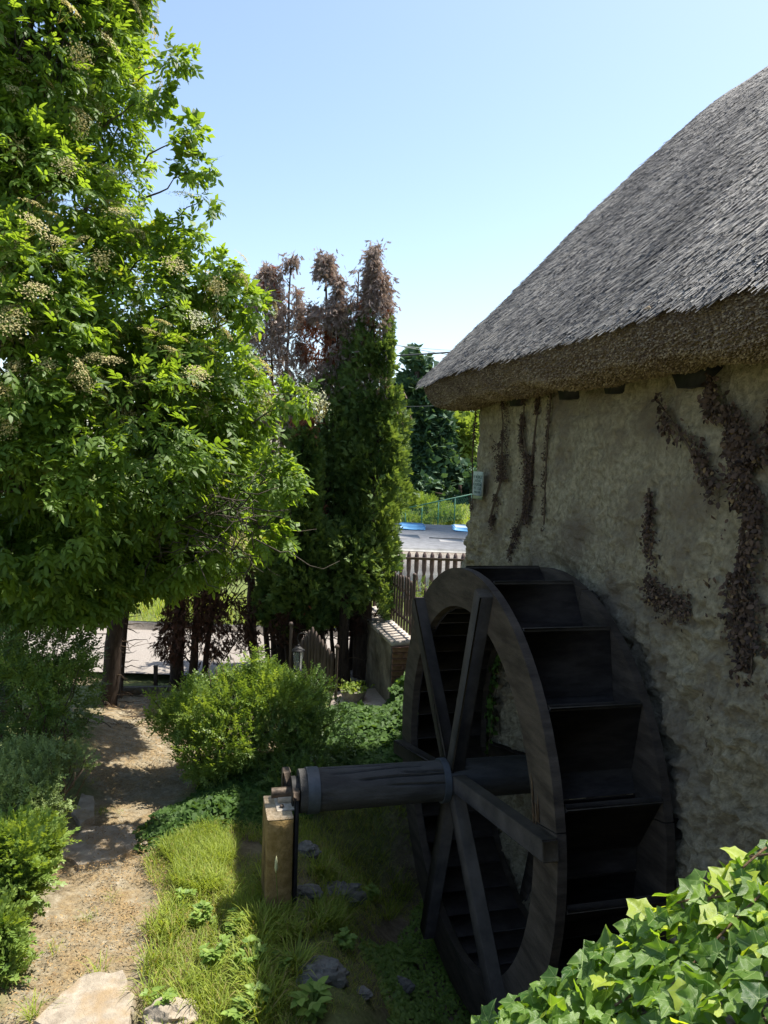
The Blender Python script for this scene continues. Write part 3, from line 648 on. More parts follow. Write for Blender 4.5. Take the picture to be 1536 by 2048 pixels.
# axle log with shrinkage cracks
def log_mesh():
    s = np.linspace(-1.165, .95, 90); th = np.linspace(0, 2*math.pi, 145)[:-1]; Sg, Th = np.meshgrid(s, th, indexing='ij')
    q = np.stack([Sg*.35, np.cos(Th)*.6, np.sin(Th)*.6], -1); r = .142-.006*sstep(-1.1, .2, Sg)+.004*vnoise(q, 2.5, 5)+.0015*vnoise(q*np.array([1, 9, 9]), 2, 6)
    for t0, sa, sb, sl, dp in ((1.25, -1.0, -.25, .22, .022), (.75, -.8, .0, .12, .024), (1.6, -1.05, -.5, -.15, .018), (.35, -.6, .0, -.1, .016), (-.1, -.9, -.2, .1, .015), (1.0, -.5, .1, -.12, .02)):
        c = t0+sl*(Sg+.6)+.03*np.sin(Sg*9); w = np.exp(-((Th-c)/.045)**2)*sstep(sa, sa+.1, Sg)*(1-sstep(sb-.15, sb, Sg)); r = r-dp*w
    V = HUB+r[..., None]*(np.cos(Th)[..., None]*-U+np.sin(Th)[..., None]*K)+N*Sg[..., None]
    n1, n2 = Sg.shape; idx = np.arange(n1*n2).reshape(n1, n2); i2 = np.roll(idx, -1, 1)
    F = np.stack([idx[:-1], idx[1:], i2[1:], i2[:-1]], -1).reshape(-1, 4)
    V = V.reshape(-1, 3); V = np.concatenate([V, [HUB-N*1.165, HUB+N*.95]]); m = n1*n2
    F2 = np.array([[m, i2[0, j], idx[0, j]] for j in range(n2)]+[[m+1, idx[-1, j], i2[-1, j]] for j in range(n2)])
    return npmesh('axle', V, [F[:, ::-1], F2[:, ::-1]], 'log', smooth=True)
axl = obj('axle', autosmooth(log_mesh(), 50), wheel)
def ring(s0, s1, r, name, m, th=.006, seg=48):
    b = MB(); V = []
    for i in range(seg):
        t = 2*math.pi*i/seg; V += [wp(t, r-th, s0), wp(t, r+th, s0), wp(t, r+th, s1), wp(t, r-th, s1)]
    F = [(i*4+j, i*4+(j+1) % 4, ((i+1) % seg)*4+(j+1) % 4, ((i+1) % seg)*4+j) for i in range(seg) for j in range(4)]
    b.add(V, F); return autosmooth(b.mesh(name, m), 40)
def sub(name, me, par):
    o = bpy.data.objects.new(name, me); link(o, par); return o
for s0, s1 in ((-1.115, -1.035), (-.17, -.125)): sub('iron_band', ring(s0, s1, .146, 'iron_band', 'iron_band'), axl)
b = MB(); b.tube([HUB-N*1.165, HUB-N*1.215], .1, 20); sub('iron_plate', autosmooth(b.mesh('iron_plate', 'iron_black')), axl)
b = MB(); b.tube([HUB-N*1.2, HUB-N*1.345], .034, 16); sub('gudgeon', autosmooth(b.mesh('gudgeon', 'iron')), axl)

# bearing post
pc = L(4.825, .56, 0); pz = float(gz(pc[0], pc[1]))
post = thing('bearing_post', 'rust stained square concrete post that carries the end of the wheel axle', 'post', (pc[0], pc[1], pz))
def column_mesh():
    b = MB(); ha, hb = .17, .085; m = 12; top = .735; zs = [pz-.25]+list(np.linspace(pz, top-.012, 9))+[top]
    ring_ = [(sa*ha, sb*hb) for sa, sb in ((-1, -1), (1, -1), (1, 1), (-1, 1))]; V = []; k = 0
    rr = random.Random(4)
    for zi, z in enumerate(zs):
        ins = .01 if zi == len(zs)-1 else 0
        for (x, y), (x2, y2) in zip(ring_, ring_[1:]+ring_[:1]):
            for t in (.04, .5, .96):
                px, py = x+(x2-x)*t, y+(y2-y)*t; f = 1-ins/ha*2; V.append(L(4.825+px*f+rr.uniform(-.002, .002), .56+py*f+rr.uniform(-.002, .002), z))
    n = 12; F = [(i*n+j, i*n+(j+1) % n, (i+1)*n+(j+1) % n, (i+1)*n+j) for i in range(len(zs)-1) for j in range(n)]; F.append(tuple((len(zs)-1)*n+j for j in range(n)))
    return b.add(V, F).mesh('column', 'concrete_rust_shade')
obj('column', column_mesh(), post)
b = MB(); b.bevbox(L(4.825, .56, .732), (U, N, K), (.169, .084, .0065), .004); obj('cap', b.mesh('cap', 'concrete_lit_top'), post)  # thin cap added to carry the painted sunlit tone of the top
b = MB(); b.bevbox(L(4.86, .605, .742), (U, N, K), (.11, .06, .006), .002); obj('base_plate', b.mesh('base_plate', 'iron_pale'), post)
b = MB(); b.tube([L(4.86, .56, .78), L(4.86, .66, .78)], .036, 18); obj('bearing_sleeve', autosmooth(b.mesh('bearing_sleeve', 'iron_pale')), post)
for da in (-.075, .085):
    b = MB(); b.tube([L(4.86+da, .58, .746), L(4.86+da, .58, .764)], .014, 6); obj('bolt', b.mesh('bolt', 'iron'), post)
b = MB(); b.bevbox(L(4.95, .625, .85), (U, N, K), (.045, .028, .085), .008); obj('bracket', b.mesh('bracket', 'iron'), post)
b = MB(); b.bevbox(L(4.74, .672, .36), (U, N, K), (.028, .014, .48), .004); obj('iron_bar', b.mesh('iron_bar', 'iron_black'), post)
b = MB(); b.bevbox(L(4.74, .665, .85), (U, N, K), (.034, .022, .03), .004); obj('bar_head', b.mesh('bar_head', 'iron'), post)

# ================================================================ PICKET FENCES, WALL, GATE
def picket(p, h, w, t, along, up=K, turned=True):
    """outline of a cut picket with waists, round head"""
    prof = []
    zs = [0, .2, .3, .36, .42, .5, .6, .66, .72, .82, .9, .96, 1.0]
    ws = [1, 1, .95, .6, .95, 1, .95, .6, .95, 1, 1, .8, .35] if turned else [1]*11+[.8, .35]
    poly = [p+along*w*s+up*h*z for z, s in zip(zs, ws)]+[p-along*w*s+up*h*z for z, s in list(zip(zs, ws))[::-1]]
    return MB().prism(np.array(poly)-np.cross(along, up)*t/2, np.cross(along, up)*t)
def fpost(p, h, r, ball=.035, m='fence', par=None):
    b = MB(); b.tube([p, p+K*h], r, 10); b.ball(p+K*(h+ball*.7), ball, 10, 6); o = obj('post', autosmooth(b.mesh('post', m)), par); return o
# low wall with stone coping, the near fence stands on it
cz = .9
cNL, cNR, cFR, cFL = onz(783, 1283, cz), onz(832, 1281, cz), onz(752, 1211, cz), onz(716, 1221, cz)
rw = thing('garden_wall', 'low rough rendered wall with a pale stone coping striped by fence shadows', 'wall', tuple((cNL+cFR)/2-K*cz))
b = MB(); ctr = (cNL+cNR+cFR+cFL)/4
poly = [ctr+(p-ctr)*.965-K*(cz+.45) for p in (cNL, cNR, cFR, cFL)]
def rough_wall():
    V = []; n = 60; loop = np.array(poly+poly[:1]); ss = np.linspace(0, 4, 4*n+1)[:-1]
    P0 = np.array([np.interp(ss, range(5), loop[:, i]) for i in range(3)]).T; zs = np.linspace(0, cz+.45-.055, 40)
    Q = P0[:, None, :]+K*zs[None, :, None]; c2 = ctr.copy(); c2[2] = 0; out = nrm((Q-c2)*np.array([1, 1, 0])); Q = Q+out*(.018*fbm(Q, 4, 4, 31))[..., None]
    idx = np.arange(Q.shape[0]*40).reshape(-1, 40); nx_ = np.roll(idx, -1, 0); F = np.stack([idx[:, :-1], nx_[:, :-1], nx_[:, 1:], idx[:, 1:]], -1).reshape(-1, 4)
    return npmesh('wall_body', Q.reshape(-1, 3), F, 'render_wall', smooth=True)
obj('wall_body', rough_wall(), rw)
for i in range(3):
    t0, t1 = i/3+.003, (i+1)/3-.003; q = [cNL+(cFL-cNL)*t0, cNR+(cFR-cNR)*t0, cNR+(cFR-cNR)*t1, cNL+(cFL-cNL)*t1]
    b = MB(); b.prism([p-K*.055 for p in q], K*.055); obj('coping_slab', b.mesh('coping_slab', 'coping'), rw)
# brick end of the wall
e = nrm(cNR-cNL); out = nrm(np.cross(e, K)); wl = np.linalg.norm(cNR-cNL)*.96
for r_ in range(9):
    for c_ in range(2 if r_ % 2 else 1):
        wd = wl/2 if r_ % 2 else wl; p = cNL*.98+cNR*.02+e*(wd*(c_+.5))+out*.012; p = p-K*(.095+.072*r_)
        b = MB(); b.bevbox(p, (e, out, K), (wd/2-.006, .018, .031), .005); obj('brick', b.mesh('brick', 'brick'), rw)
g1 = 'picket fences of brown cut boards'
ft = thing('picket_fence', 'dark brown picket fence standing on the stone coping of the low wall', 'fence', tuple(cNR), g1)
fa, fb = cNR+(cNL-cNR)*.12+(cFR-cNR)*.02, cFR+(cFL-cFR)*.12
fpost(fa, .76, .022, .026, par=ft); fpost(fb, .68, .022, .024, par=ft)
al = nrm(fb-fa); Lf = np.linalg.norm(fb-fa); npk = 15
for i in range(npk):
    p = fa+al*(Lf*(i+1)/(npk+1))+K*.03; obj('picket', picket(p, .66+.02*math.sin(i), .022, .018, al).mesh('picket', 'fence'), ft)
for zz in (.16, .50):
    b = MB(); b.bevbox((fa+fb)/2+K*zz+np.cross(al, K)*.02, (al, np.cross(al, K), K), (Lf/2, .01, .018), .003); obj('rail', b.mesh('rail', 'fence'), ft)
# fence that runs on behind the wheel
fe = nrm(N*1.0-U*.05); f0 = fa+fe*.03-K*.0
ft = thing('picket_fence', 'short run of brown pickets just behind the top of the water wheel', 'fence', tuple(f0), g1)
for i in range(9):
    p = f0+fe*(.115*(i+1))-K*.5; obj('picket', picket(p, 1.13+(.03*i if i > 3 else 0), .026, .02, fe).mesh('picket', 'fence'), ft)
for zz in (-.2, .49):
    b = MB(); b.bevbox(f0+fe*.55+K*zz+np.cross(fe, K)*-.02, (fe, np.cross(fe, K), K), (.56, .01, .02), .003); obj('rail', b.mesh('rail', 'fence'), ft)
p_end = atY(926, 1140, 8.75); p_end = p_end-K*.8; fpost(p_end, .8, .024, .028, par=ft)
# faded fence in front of the flat roofed building
q0, q1 = atY(700, 1180, 13.0), atY(1010, 1176, 13.0); al = nrm((q1-q0)*np.array([1, 1, 0])); Lf = np.linalg.norm(q1-q0); zt = atY(850, 1104, 13.0)[2]
ft = thing('picket_fence', 'faded purplish brown picket fence in front of the flat roofed building', 'fence', tuple(q0*np.array([1, 1, 0])), g1)
npk = int(Lf/.135)
for i in range(npk):
    p = q0+al*(.135*(i+.5)); p[2] = zt-1.15; obj('picket', picket(p, 1.15, .04, .022, al).mesh('picket', 'fence_purple'), ft)
b = MB(); c0 = (q0+q1)/2; c0[2] = zt-.115; b.bevbox(c0-np.cross(al, K)*-.03, (al, np.cross(al, K), K), (Lf/2, .014, .022), .003); obj('rail', b.mesh('rail', 'fence'), ft)
c0 = c0.copy(); c0[2] -= .75; b = MB(); b.bevbox(c0-np.cross(al, K)*-.03, (al, np.cross(al, K), K), (Lf/2, .014, .022), .003); obj('rail', b.mesh('rail', 'fence'), ft)

# flat roofed low building
zr = .97; bx0, bx1 = -1.6, 5.5; y0, y1 = 17.0, 22.8
fb_ = thing('flat_roofed_building', 'low pale plastered building with a grey flat felt roof and blue skylights', 'building', (2, 20, -1.0))
b = MB(); b.box((2-.05, 20-.1, -.2), ((1, 0, 0), (0, 1, 0), (0, 0, 1)), (3.5, 2.85, 1.12)); obj('wall', b.mesh('building_wall', 'plaster'), fb_)
b = MB(); b.bevbox((1.95, 19.9, zr-.03), ((1, 0, 0), (0, 1, 0), (0, 0, 1)), (3.6, 2.95, .045), .01); obj('roof', b.mesh('flat_roof', 'felt'), fb_)
for x, w_, yy, d_ in ((.55, .75, 19.2, .8), (1.7, .6, 18.6, .5), (2.7, .5, 18.1, .7)):
    b = MB(); b.bevbox((x, yy, zr+.022), ((1, .05, 0), (-.05, 1, 0), (0, 0, 1)), (w_/2, d_/2, .005), .002); obj('felt_patch', b.mesh('felt_patch', 'felt_light'), fb_)
for px_, w_ in ((824, .36), (935, .42)):
    p = atY(px_, 1056, 21.3); p[2] = zr
    k = obj('skylight', MB().bevbox(p+K*.08, ((1, 0, 0), (0, 1, 0), (0, 0, 1)), (w_, .45, .055), .01).mesh('skylight', 'blue'), fb_)
    sub('pane', MB().bevbox(p+K*.145, ((1, 0, 0), (0, 1, 0), (0, 0, 1)), (w_-.05, .4, .008), .003).mesh('pane', 'blue_white' if px_ > 900 else 'blue'), k)
pts = [atY(x, y, 19) for x, y in ((858, 1085), (868, 1072), (885, 1078), (905, 1083), (922, 1086), (945, 1088))]
for p in pts: p[2] = zr+.03
obj('roof_cable', MB().tube(pts, .012, 5).mesh('roof_cable', 'cable'), fb_)

# the gate leaf by the terrace, peaked top, two ball-topped posts
gA, gB = gpt(588, 1418), gpt(664, 1408); gA[1] += .35; gA[0] -= .06; al = nrm((gB-gA)*np.array([1, 1, 0])); Lf = np.linalg.norm((gB-gA)[:2]); gzb = .12
gt = thing('garden_gate', 'brown picket gate with a peaked top between two ball topped posts', 'gate', (gB[0], gB[1], gzb))
g0 = np.array([gA[0], gA[1], gzb]); g1_ = np.array([gB[0], gB[1], gzb])
topz = lambda x, y, Yd: atY(x, y, Yd)[2]
hz = topz(662, 1300, g1_[1])-gzb
npk = 12
for i in range(npk):
    t = (i+.5)/npk; pk = g0+al*Lf*t; h = hz-.02+(.30*(1-abs(t-.45)/.5) if True else 0); obj('picket', picket(pk, h, .024, .016, al, turned=False).mesh('picket', 'fence'), gt)
fpost(g1_+al*.04, hz+.02, .018, .03, par=gt); fpost(g0-al*.04, hz+.28, .018, .03, par=gt)
for zz in (.25, hz-.15):
    obj('rail', MB().bevbox(g0+al*Lf/2+K*zz+np.cross(al, K)*-.018, (al, np.cross(al, K), K), (Lf/2, .008, .018), .002).mesh('rail', 'fence'), gt)

# lantern on a crook
lp = atY(596, 1318, 8.0); lb = gpt(600, 1480); lz = lp[2]
lt = thing('garden_lantern', 'black glass lantern hanging from a curled iron hook above the spreading shrub', 'lantern', tuple(lp))
b = MB(); b.tube([lp-K*.13, lp-K*.115], .055, 8); b.tube([lp+K*.09, lp+K*.10, lp+K*.14], [.075, .072, .02], 10); b.ball(lp+K*.15, .014)
for k in range(4):
    t = k*math.pi/2+.4; v = np.array([math.cos(t), math.sin(t), 0]); b.tube([lp-K*.12+v*.045, lp+K*.09+v*.062], .005, 5)
obj('frame', b.mesh('frame', 'iron_black'), lt)
obj('glass', autosmooth(MB().tube([lp-K*.11, lp+K*.088], [.04, .057], 12).mesh('glass', 'glass')), lt)
obj('candle', MB().tube([lp-K*.11, lp-K*.02], .014, 8).mesh('candle', 'plaster'), lt)
th = np.linspace(-.6, math.pi, 10); hook = [lp+K*.17]+[lp+K*.23+np.array([.045-.06*math.cos(t)+.0, 0, .06*math.sin(t)]) for t in th]
pole = hook+[lp+np.array([.105, .0, .1]), lp+np.array([.105, 0, -1.0])]
obj('hook', MB().tube(pole, .006, 6).mesh('hook', 'iron_black'), lt)

# timber stakes and edging at the head of the path
for (x, y0_, y1_), lb_ in (((240, 1334, 1392), 'dark stake at the head of the path beside the thick trunk'), ((311, 1333, 1378), 'dark stake at the right end of the path edging'), ((78, 1352, 1408), 'dark stake in the shade of the bushes at the far left')):
    p = gpt(x, y1_); h = atY(x, y0_, p[1])[2]-p[2]
    t = thing('stake', lb_, 'stake', tuple(p), 'stakes along the road side'); obj('shaft', MB().bevbox(p+K*(h/2-.05), ((1, 0, 0), (0, 1, 0), K), (.024, .02, h/2+.05), .004).mesh('shaft', 'fence'), t); obj('cap', MB().bevbox(p+K*(h+.006), ((1, 0, 0), (0, 1, 0), K), (.027, .023, .008), .003).mesh('cap', 'iron'), t)
p0, p1 = gpt(238, 1386), gpt(345, 1384); d = nrm(p1-p0)
o = obj('edging_board', MB().bevbox((p0+p1)/2+K*.03, (d, np.cross(K, d), K), (np.linalg.norm(p1-p0)/2, .03, .05), .006).mesh('edging_board', 'kerb'), label='low pale edging board across the head of the path', cat='edging')

# planter tub
pp = gpt(706, 1408); pp[2] = .12
pl = thing('planter', 'shallow round tub planted with yellow green leaves on the terrace', 'planter', tuple(pp))
b = MB(); b.tube([pp, pp+K*.10, pp+K*.13], [.12, .16, .165], 20); obj('tub', autosmooth(b.mesh('tub', 'bucket')), pl)
R = np.random.RandomState(77); k = 260; P = pp+K*.13+np.stack([R.normal(size=k)*.08, R.normal(size=k)*.08, R.rand(k)*.05], -1)
V, F, T = scatter(LEAF4_V*np.array([1, 1.7, 1]), LEAF4_F, P, nrm(R.normal(size=(k, 3))+K*.5), nrm(R.normal(size=(k, 3))*.5+K), R.uniform(.03, .06, k), R.rand(k))
obj('foliage', npmesh('foliage', V, F, 'far_light', T), pl)

# ================================================================ FLAGSTONES, ROCKS
def slab(px, h=.05, m='stone', seed=0, lumpy=.012, par=None, name='path_stone'):
    P = [gpt(x, y) for x, y in px]; P = np.array(P); c = P.mean(0); rr = np.random.RandomState(seed)
    ring0 = []
    for i in range(len(P)):
        for t in (0, .33, .66):
            ring0.append(P[i]*(1-t)+P[(i+1) % len(P)]*t+nrm(rr.normal(size=3)*np.array([1, 1, 0]))*.012)
    ring0 = np.array(ring0); n = len(ring0); V = []; zb = c[2]
    for s, z in ((1.03, -.06), (1.0, h*.55), (.965, h*.95), (.8, h), (.5, h*1.08), (.22, h*1.04)):
        q = c+(ring0-c)*s; q[:, 2] = gz(q[:, 0], q[:, 1])*.5+zb*.5+z; q[:, 2] += lumpy*vnoise(q*np.array([1, 1, 0]), 9, seed); V.append(q)
    V = np.concatenate(V); F = [(i*n+j, i*n+(j+1) % n, (i+1)*n+(j+1) % n, (i+1)*n+j) for i in range(5) for j in range(n)]
    V = np.concatenate([V, [[c[0], c[1], V[-n:, 2].mean()]]]); F += [(5*n+j, 5*n+(j+1) % n, 6*n) for j in range(n)]
    me = autosmooth(MB().add(V, F).mesh(name, m), 35); return obj(name, me, par)
path = thing('stone_path', 'sunlit garden path of worn flat stones covered with dry needles', 'path', tuple(gpt(180, 1800)))
SL = [([(60, 2060), (120, 2000), (170, 1962), (246, 1960), (268, 2010), (262, 2070), (150, 2090)], .05), ([(115, 1700), (170, 1650), (262, 1650), (300, 1690), (250, 1712), (160, 1735)], .008),
      ([(95, 1750), (170, 1738), (215, 1745), (220, 1790), (150, 1820), (85, 1815)], .006), ([(225, 1720), (300, 1708), (318, 1760), (300, 1850), (245, 1860), (222, 1790)], .008),
      ([(80, 1830), (150, 1826), (210, 1850), (200, 1900), (120, 1910), (62, 1895)], .008), ([(205, 1870), (290, 1862), (300, 1915), (235, 1940), (190, 1930)], .008),
      ([(20, 1930), (100, 1925), (150, 1950), (110, 1985), (40, 2010), (-10, 1990)], .008), ([(145, 1630), (165, 1590), (190, 1600), (192, 1640), (160, 1655)], .03),
      ([(300, 2030), (330, 2020), (372, 2030), (380, 2070), (320, 2080)], .04), ([(-60, 2010), (20, 2020), (60, 2060), (-20, 2100)], .012), ([(312, 1770), (335, 1765), (352, 1785), (330, 1810), (308, 1805)], .012)]
SL = [SL[i] for i in (0, 1, 7, 8)]
for i, (px, h) in enumerate(SL): slab(px, h, 'stone', i, par=path)
def rock(x, y, r, seed, label, sc=(1, .8, .55), m='stone_grey'):
    c = gpt(x, y); b = MB(); b.ball((0, 0, 0), 1, 40, 24); V = np.concatenate(b.v); d = nrm(V); ridge = 1-np.abs(vnoise(d*1.6+seed*3, 1, seed))*1.3
    V = d*(.72+.28*ridge+.16*fbm(d*3+seed, 1, 4, seed))[:, None]*np.array(sc)*r
    V = np.round(V/(r*.17))*(r*.17)*.35+V*.65
    b.v = [V+c+K*r*.12]; me = autosmooth(b.mesh('rock', m), 28); me.transform(Matrix.Translation(-Vector(c)))
    o = obj('rock', me, None, label=label, cat='rock', group='rocks in the shaded grass'); o.location = c; return o
rock(672, 1795, .19, 1, 'flat grey rock in the shaded grass beside the bearing post', (1.2, .7, .4)); rock(640, 1955, .15, 2, 'jagged grey rock in the shade halfway to the wheel foot', (1.15, .8, .55))
rock(615, 1705, .11, 3, 'small pale rock under the axle log behind the post'); rock(800, 1975, .10, 4, 'low rock lying near the small fern'); rock(615, 1790, .11, 6, 'small grey rock touching the foot of the bearing post', (1.1, .8, .4))
rock(345, 2040, .15, 8, 'pale rounded stone at the edge of the path', (1, .8, .5), 'stone'); rock(725, 1990, .06, 9, 'pale chip of stone in bare soil')

# ================================================================ WOOD (trunks and limbs)
def limb(b, p0, p1, r0, r1, seed=0, m=9, wob=.06, seg=8):
    p0, p1 = np.asarray(p0, float), np.asarray(p1, float); t = np.linspace(0, 1, m)[:, None]; R = np.random.RandomState(seed); off = np.cumsum(R.normal(size=(m, 3)), 0); off = (off-off[0])-(off[-1]-off[0])*t
    P = p0+(p1-p0)*t+off*wob*np.linalg.norm(p1-p0)/m; b.tube(P, r0+(r1-r0)*t[:, 0], seg, caps=True); return P

# ---- elder tree
def lobe(x, y, Yd, rx, ry, rz=None):
    c = atY(x, y, Yd); k = Yd/FPX; return (c, (rx*k, (rz or (rx+ry)/2.2)*k, ry*k))
EL = [lobe(10, 130, 5.6, 235, 250), lobe(110, -60, 5.9, 150, 190), lobe(0, 440, 5.3, 225, 210), lobe(180, 620, 5.5, 220, 170), lobe(350, 770, 5.8, 155, 130), lobe(385, 930, 6.0, 100, 140),
      lobe(190, 860, 5.2, 250, 210), lobe(30, 980, 4.8, 210, 200), lobe(415, 1085, 6.4, 85, 70), lobe(290, 1075, 5.8, 160, 95), lobe(120, 1130, 5.5, 150, 110), lobe(-40, 700, 4.8, 220, 260), lobe(200, 300, 6.0, 75, 150), lobe(90, -220, 5.7, 230, 200), lobe(-180, 300, 5.4, 200, 400),
      lobe(480, 830, 6.2, 55, 45), lobe(420, 690, 6.2, 50, 70)]
SPR = [(345, 115, 5.9, 36, 18), (380, 262, 5.9, 26, 14), (385, 330, 5.9, 34, 18), (410, 398, 5.9, 24, 14), (300, 190, 5.9, 36, 30), (590, 790, 6.2, 36, 26), (490, 610, 6.1, 40, 30), (440, 540, 6.1, 40, 26), (400, 560, 6.0, 60, 50), (350, 480, 6, 50, 40), (560, 960, 6.2, 40, 60), (545, 1050, 6.3, 36, 50)]
sl_ = [lobe(*s) for s in SPR]
base_e = np.array([-3.9, 6.9, float(gz(-3.9, 6.9))])
elder = thing('elder_tree', 'tall elder tree with bright green leaflets and fading cream flower heads', 'tree', tuple(base_e))
EL = [(c+np.array([-.02*c[0]-.0, 0, 0])+ (c-CAM)/c[1]*.6, r) for c, r in EL]; EL = [(c, (r[0]*1.1, r[1]*1.1, r[2]*1.1)) for c, r in EL]+[lobe(440, 950, 8.0, 85, 110), lobe(370, 1000, 8.2, 100, 90), lobe(180, 1120, 6.4, 110, 90), lobe(30, 1130, 6.0, 130, 110), lobe(300, 1110, 6.8, 120, 70)]
P1, D1 = shell(EL, 43000, .6, 2.3, -.3, 1); P2, D2 = shell(sl_, 1100, .2, 3, -.6, 2)
P = np.concatenate([P1, P2]); D = np.concatenate([D1, D2]); R = np.random.RandomState(3)
vis = P[:, 1] > 3.6; P, D = P[vis], D[vis]
# keep the crown clear of the road gap and of the sky at its right
n = len(P); Xd = nrm(D*.9+R.normal(size=(n, 3))*.55+np.array([.12, 0, -.28])); Zh = nrm(K*.9+D*.35+R.normal(size=(n, 3))*.45)
sc = R.uniform(.09, .165, n); tint = np.clip(.5+.3*R.normal(size=n)*.6+.25*vnoise(P, 1.6, 5), 0, .9); tint[R.rand(n) < .02] = 1
dist = np.linalg.norm(P-CAM, axis=1); pr = P-CAM; zc = pr@FW; px_ = 768+FPX*(pr@RT)/zc; py_ = 1024-FPX*(pr@UP)/zc
inview = (px_ > -20) & (px_ < 700) & (py_ > -20) & (py_ < 1400); score = np.where(inview & ((D*nrm(-pr)).sum(1) > .1), sc/zc*(1+.5*R.rand(n)), 0); top = np.argsort(-score)[:300]; rest = np.setdiff1d(np.arange(n), top)
parts = []
for k in range(4):
    s = rest[rest % 4 == k]; fr = (D[s]*nrm(CAM-P[s])).sum(1) > -.15; a_, b_ = s[fr], s[~fr]; parts.append(scatter(CMP[k][0], CMP[k][1], P[a_], Xd[a_], Zh[a_], sc[a_], tint[a_])); parts.append(scatter(CLP[k][0]*.8, CLP[k][1], P[b_], Xd[b_], Zh[b_], sc[b_]*1.3, tint[b_]))
V, F, T = merge(parts); obj('crown', npmesh('crown', V, F, 'elder', T), elder, kind='stuff')
def tinted(tv, tf, m, t, name): return npmesh(name, tv, tf, m, np.full(len(tv), t))
lm = [tinted(CMP[k % 4][0], CMP[k % 4][1], 'elder', .2+.1*k, 'leaf') for k in range(8)]
def place(o, parent, p, x, zh, s):
    x = nrm(x); y = nrm(np.cross(zh, x)); z = np.cross(x, y); o.parent = parent
    o.matrix_local = Matrix.Translation(-Vector(parent.location)) @ Matrix([[x[0]*s, y[0]*s, z[0]*s, p[0]], [x[1]*s, y[1]*s, z[1]*s, p[1]], [x[2]*s, y[2]*s, z[2]*s, p[2]], [0, 0, 0, 1]])
for i in top:
    o = bpy.data.objects.new('leaf', lm[int(R.randint(8))]); C.objects.link(o); place(o, elder, P[i], Xd[i], Zh[i], sc[i])
# umbels
def umbel_mesh(seed, m):
    R = np.random.RandomState(seed); V, F, T = [], [], []; k = 0
    for i in range(5):
        t = i*2*math.pi/5+R.rand()*.4; e = np.array([math.cos(t)*.26, math.sin(t)*.26, .62]); V += [[.012, 0, 0], [-.012, 0, 0], e]; F.append([k, k+1, k+2]); k += 3; T += [.1]*3
        for j in range(34):
            c = e+np.array([*(R.normal(size=2)*.19), .12+R.rand()*.06]); c[2] -= .35*(c[0]**2+c[1]**2); s = .028+.02*R.rand(); a = R.rand()*6.3
            V += [c+s*np.array([math.cos(a), math.sin(a), .2]), c+s*np.array([math.cos(a+2.1), math.sin(a+2.1), -.3]), c+s*np.array([math.cos(a+4.2), math.sin(a+4.2), .3])]; F.append([k, k+1, k+2]); T += [R.rand()]*3; k += 3
            if j % 3 == 0: V += [e+[.004, 0, 0], e-[.004, 0, 0], c]; F.append([k, k+1, k+2]); T += [.1]*3; k += 3
    return npmesh('flower_head', np.array(V), np.array(F), m, np.array(T))
um = [umbel_mesh(i, 'umbel') for i in range(4)]; uw = umbel_mesh(9, 'umbel_white')
Pu, Du = shell(EL+sl_*2, 3600, .97, 1.2, -.2, 21); pr = Pu-CAM; zc = pr@FW; pxu = 768+FPX*(pr@RT)/zc; pyu = 1024-FPX*(pr@UP)/zc
sh_ = R.permutation(len(Pu)); Pu, Du, pr, pxu, pyu = Pu[sh_], Du[sh_], pr[sh_], pxu[sh_], pyu[sh_]
ok = (pxu > -40) & (pxu < 700) & (pyu > -60) & (pyu < 1130) & ((Du*nrm(-pr)).sum(1) > -.25) & ((pyu < 850) | (pxu > 430)); Pu, Du = Pu[ok][:230], Du[ok][:230]
for p, d in zip(Pu, Du):
    w = R.rand() < .05; z = nrm(d*.8+K*.55+R.normal(size=3)*.25); x = nrm(np.cross(z, R.normal(size=3)))
    o = bpy.data.objects.new('flower_head', uw if w else um[int(R.randint(4))]); C.objects.link(o); place(o, elder, p+z*.03, x, z, R.uniform(.12, .21))
b = MB(); bs = [base_e+np.array([0, 0, -.1]), base_e+np.array([.35, -.1, 0])]
fork = [base_e+np.array([.15, -.15, 1.6]), base_e+np.array([.6, .0, 1.4])]
limb(b, bs[0], fork[0], .09, .06, 1); limb(b, bs[1], fork[1], .07, .05, 2); obj('trunk', b.mesh('trunk', 'elder_bark', True), elder)
b = MB(); j = 0
for c, r in EL:
    f = fork[j % 2]; Pl = limb(b, f, c, .045, .016, 30+j, 10, .25, 6)
    for q in range(14):
        d = nrm(R.normal(size=3)); limb(b, Pl[5+q % 5], c+d*np.array(r)*.93, .012, .003, 60+j*8+q, 7, .3, 4)
    j += 1
for c, r in sl_: limb(b, c-np.array([.35, 0, .25]), c, .008, .002, 90+j, 6, .3, 4); j += 1
# the open tangle of bare twigs under the crown
for q in range(110):
    c = atY(R.uniform(290, 520), R.uniform(960, 1120), 6.0+R.uniform(-.35, .25)); limb(b, c, c+np.array([R.normal()*.25, R.normal()*.2, R.uniform(-.35, .35)]), .006, .002, 300+q, 6, .5, 4)
obj('branch', b.mesh('branch', 'elder_bark', True), elder)

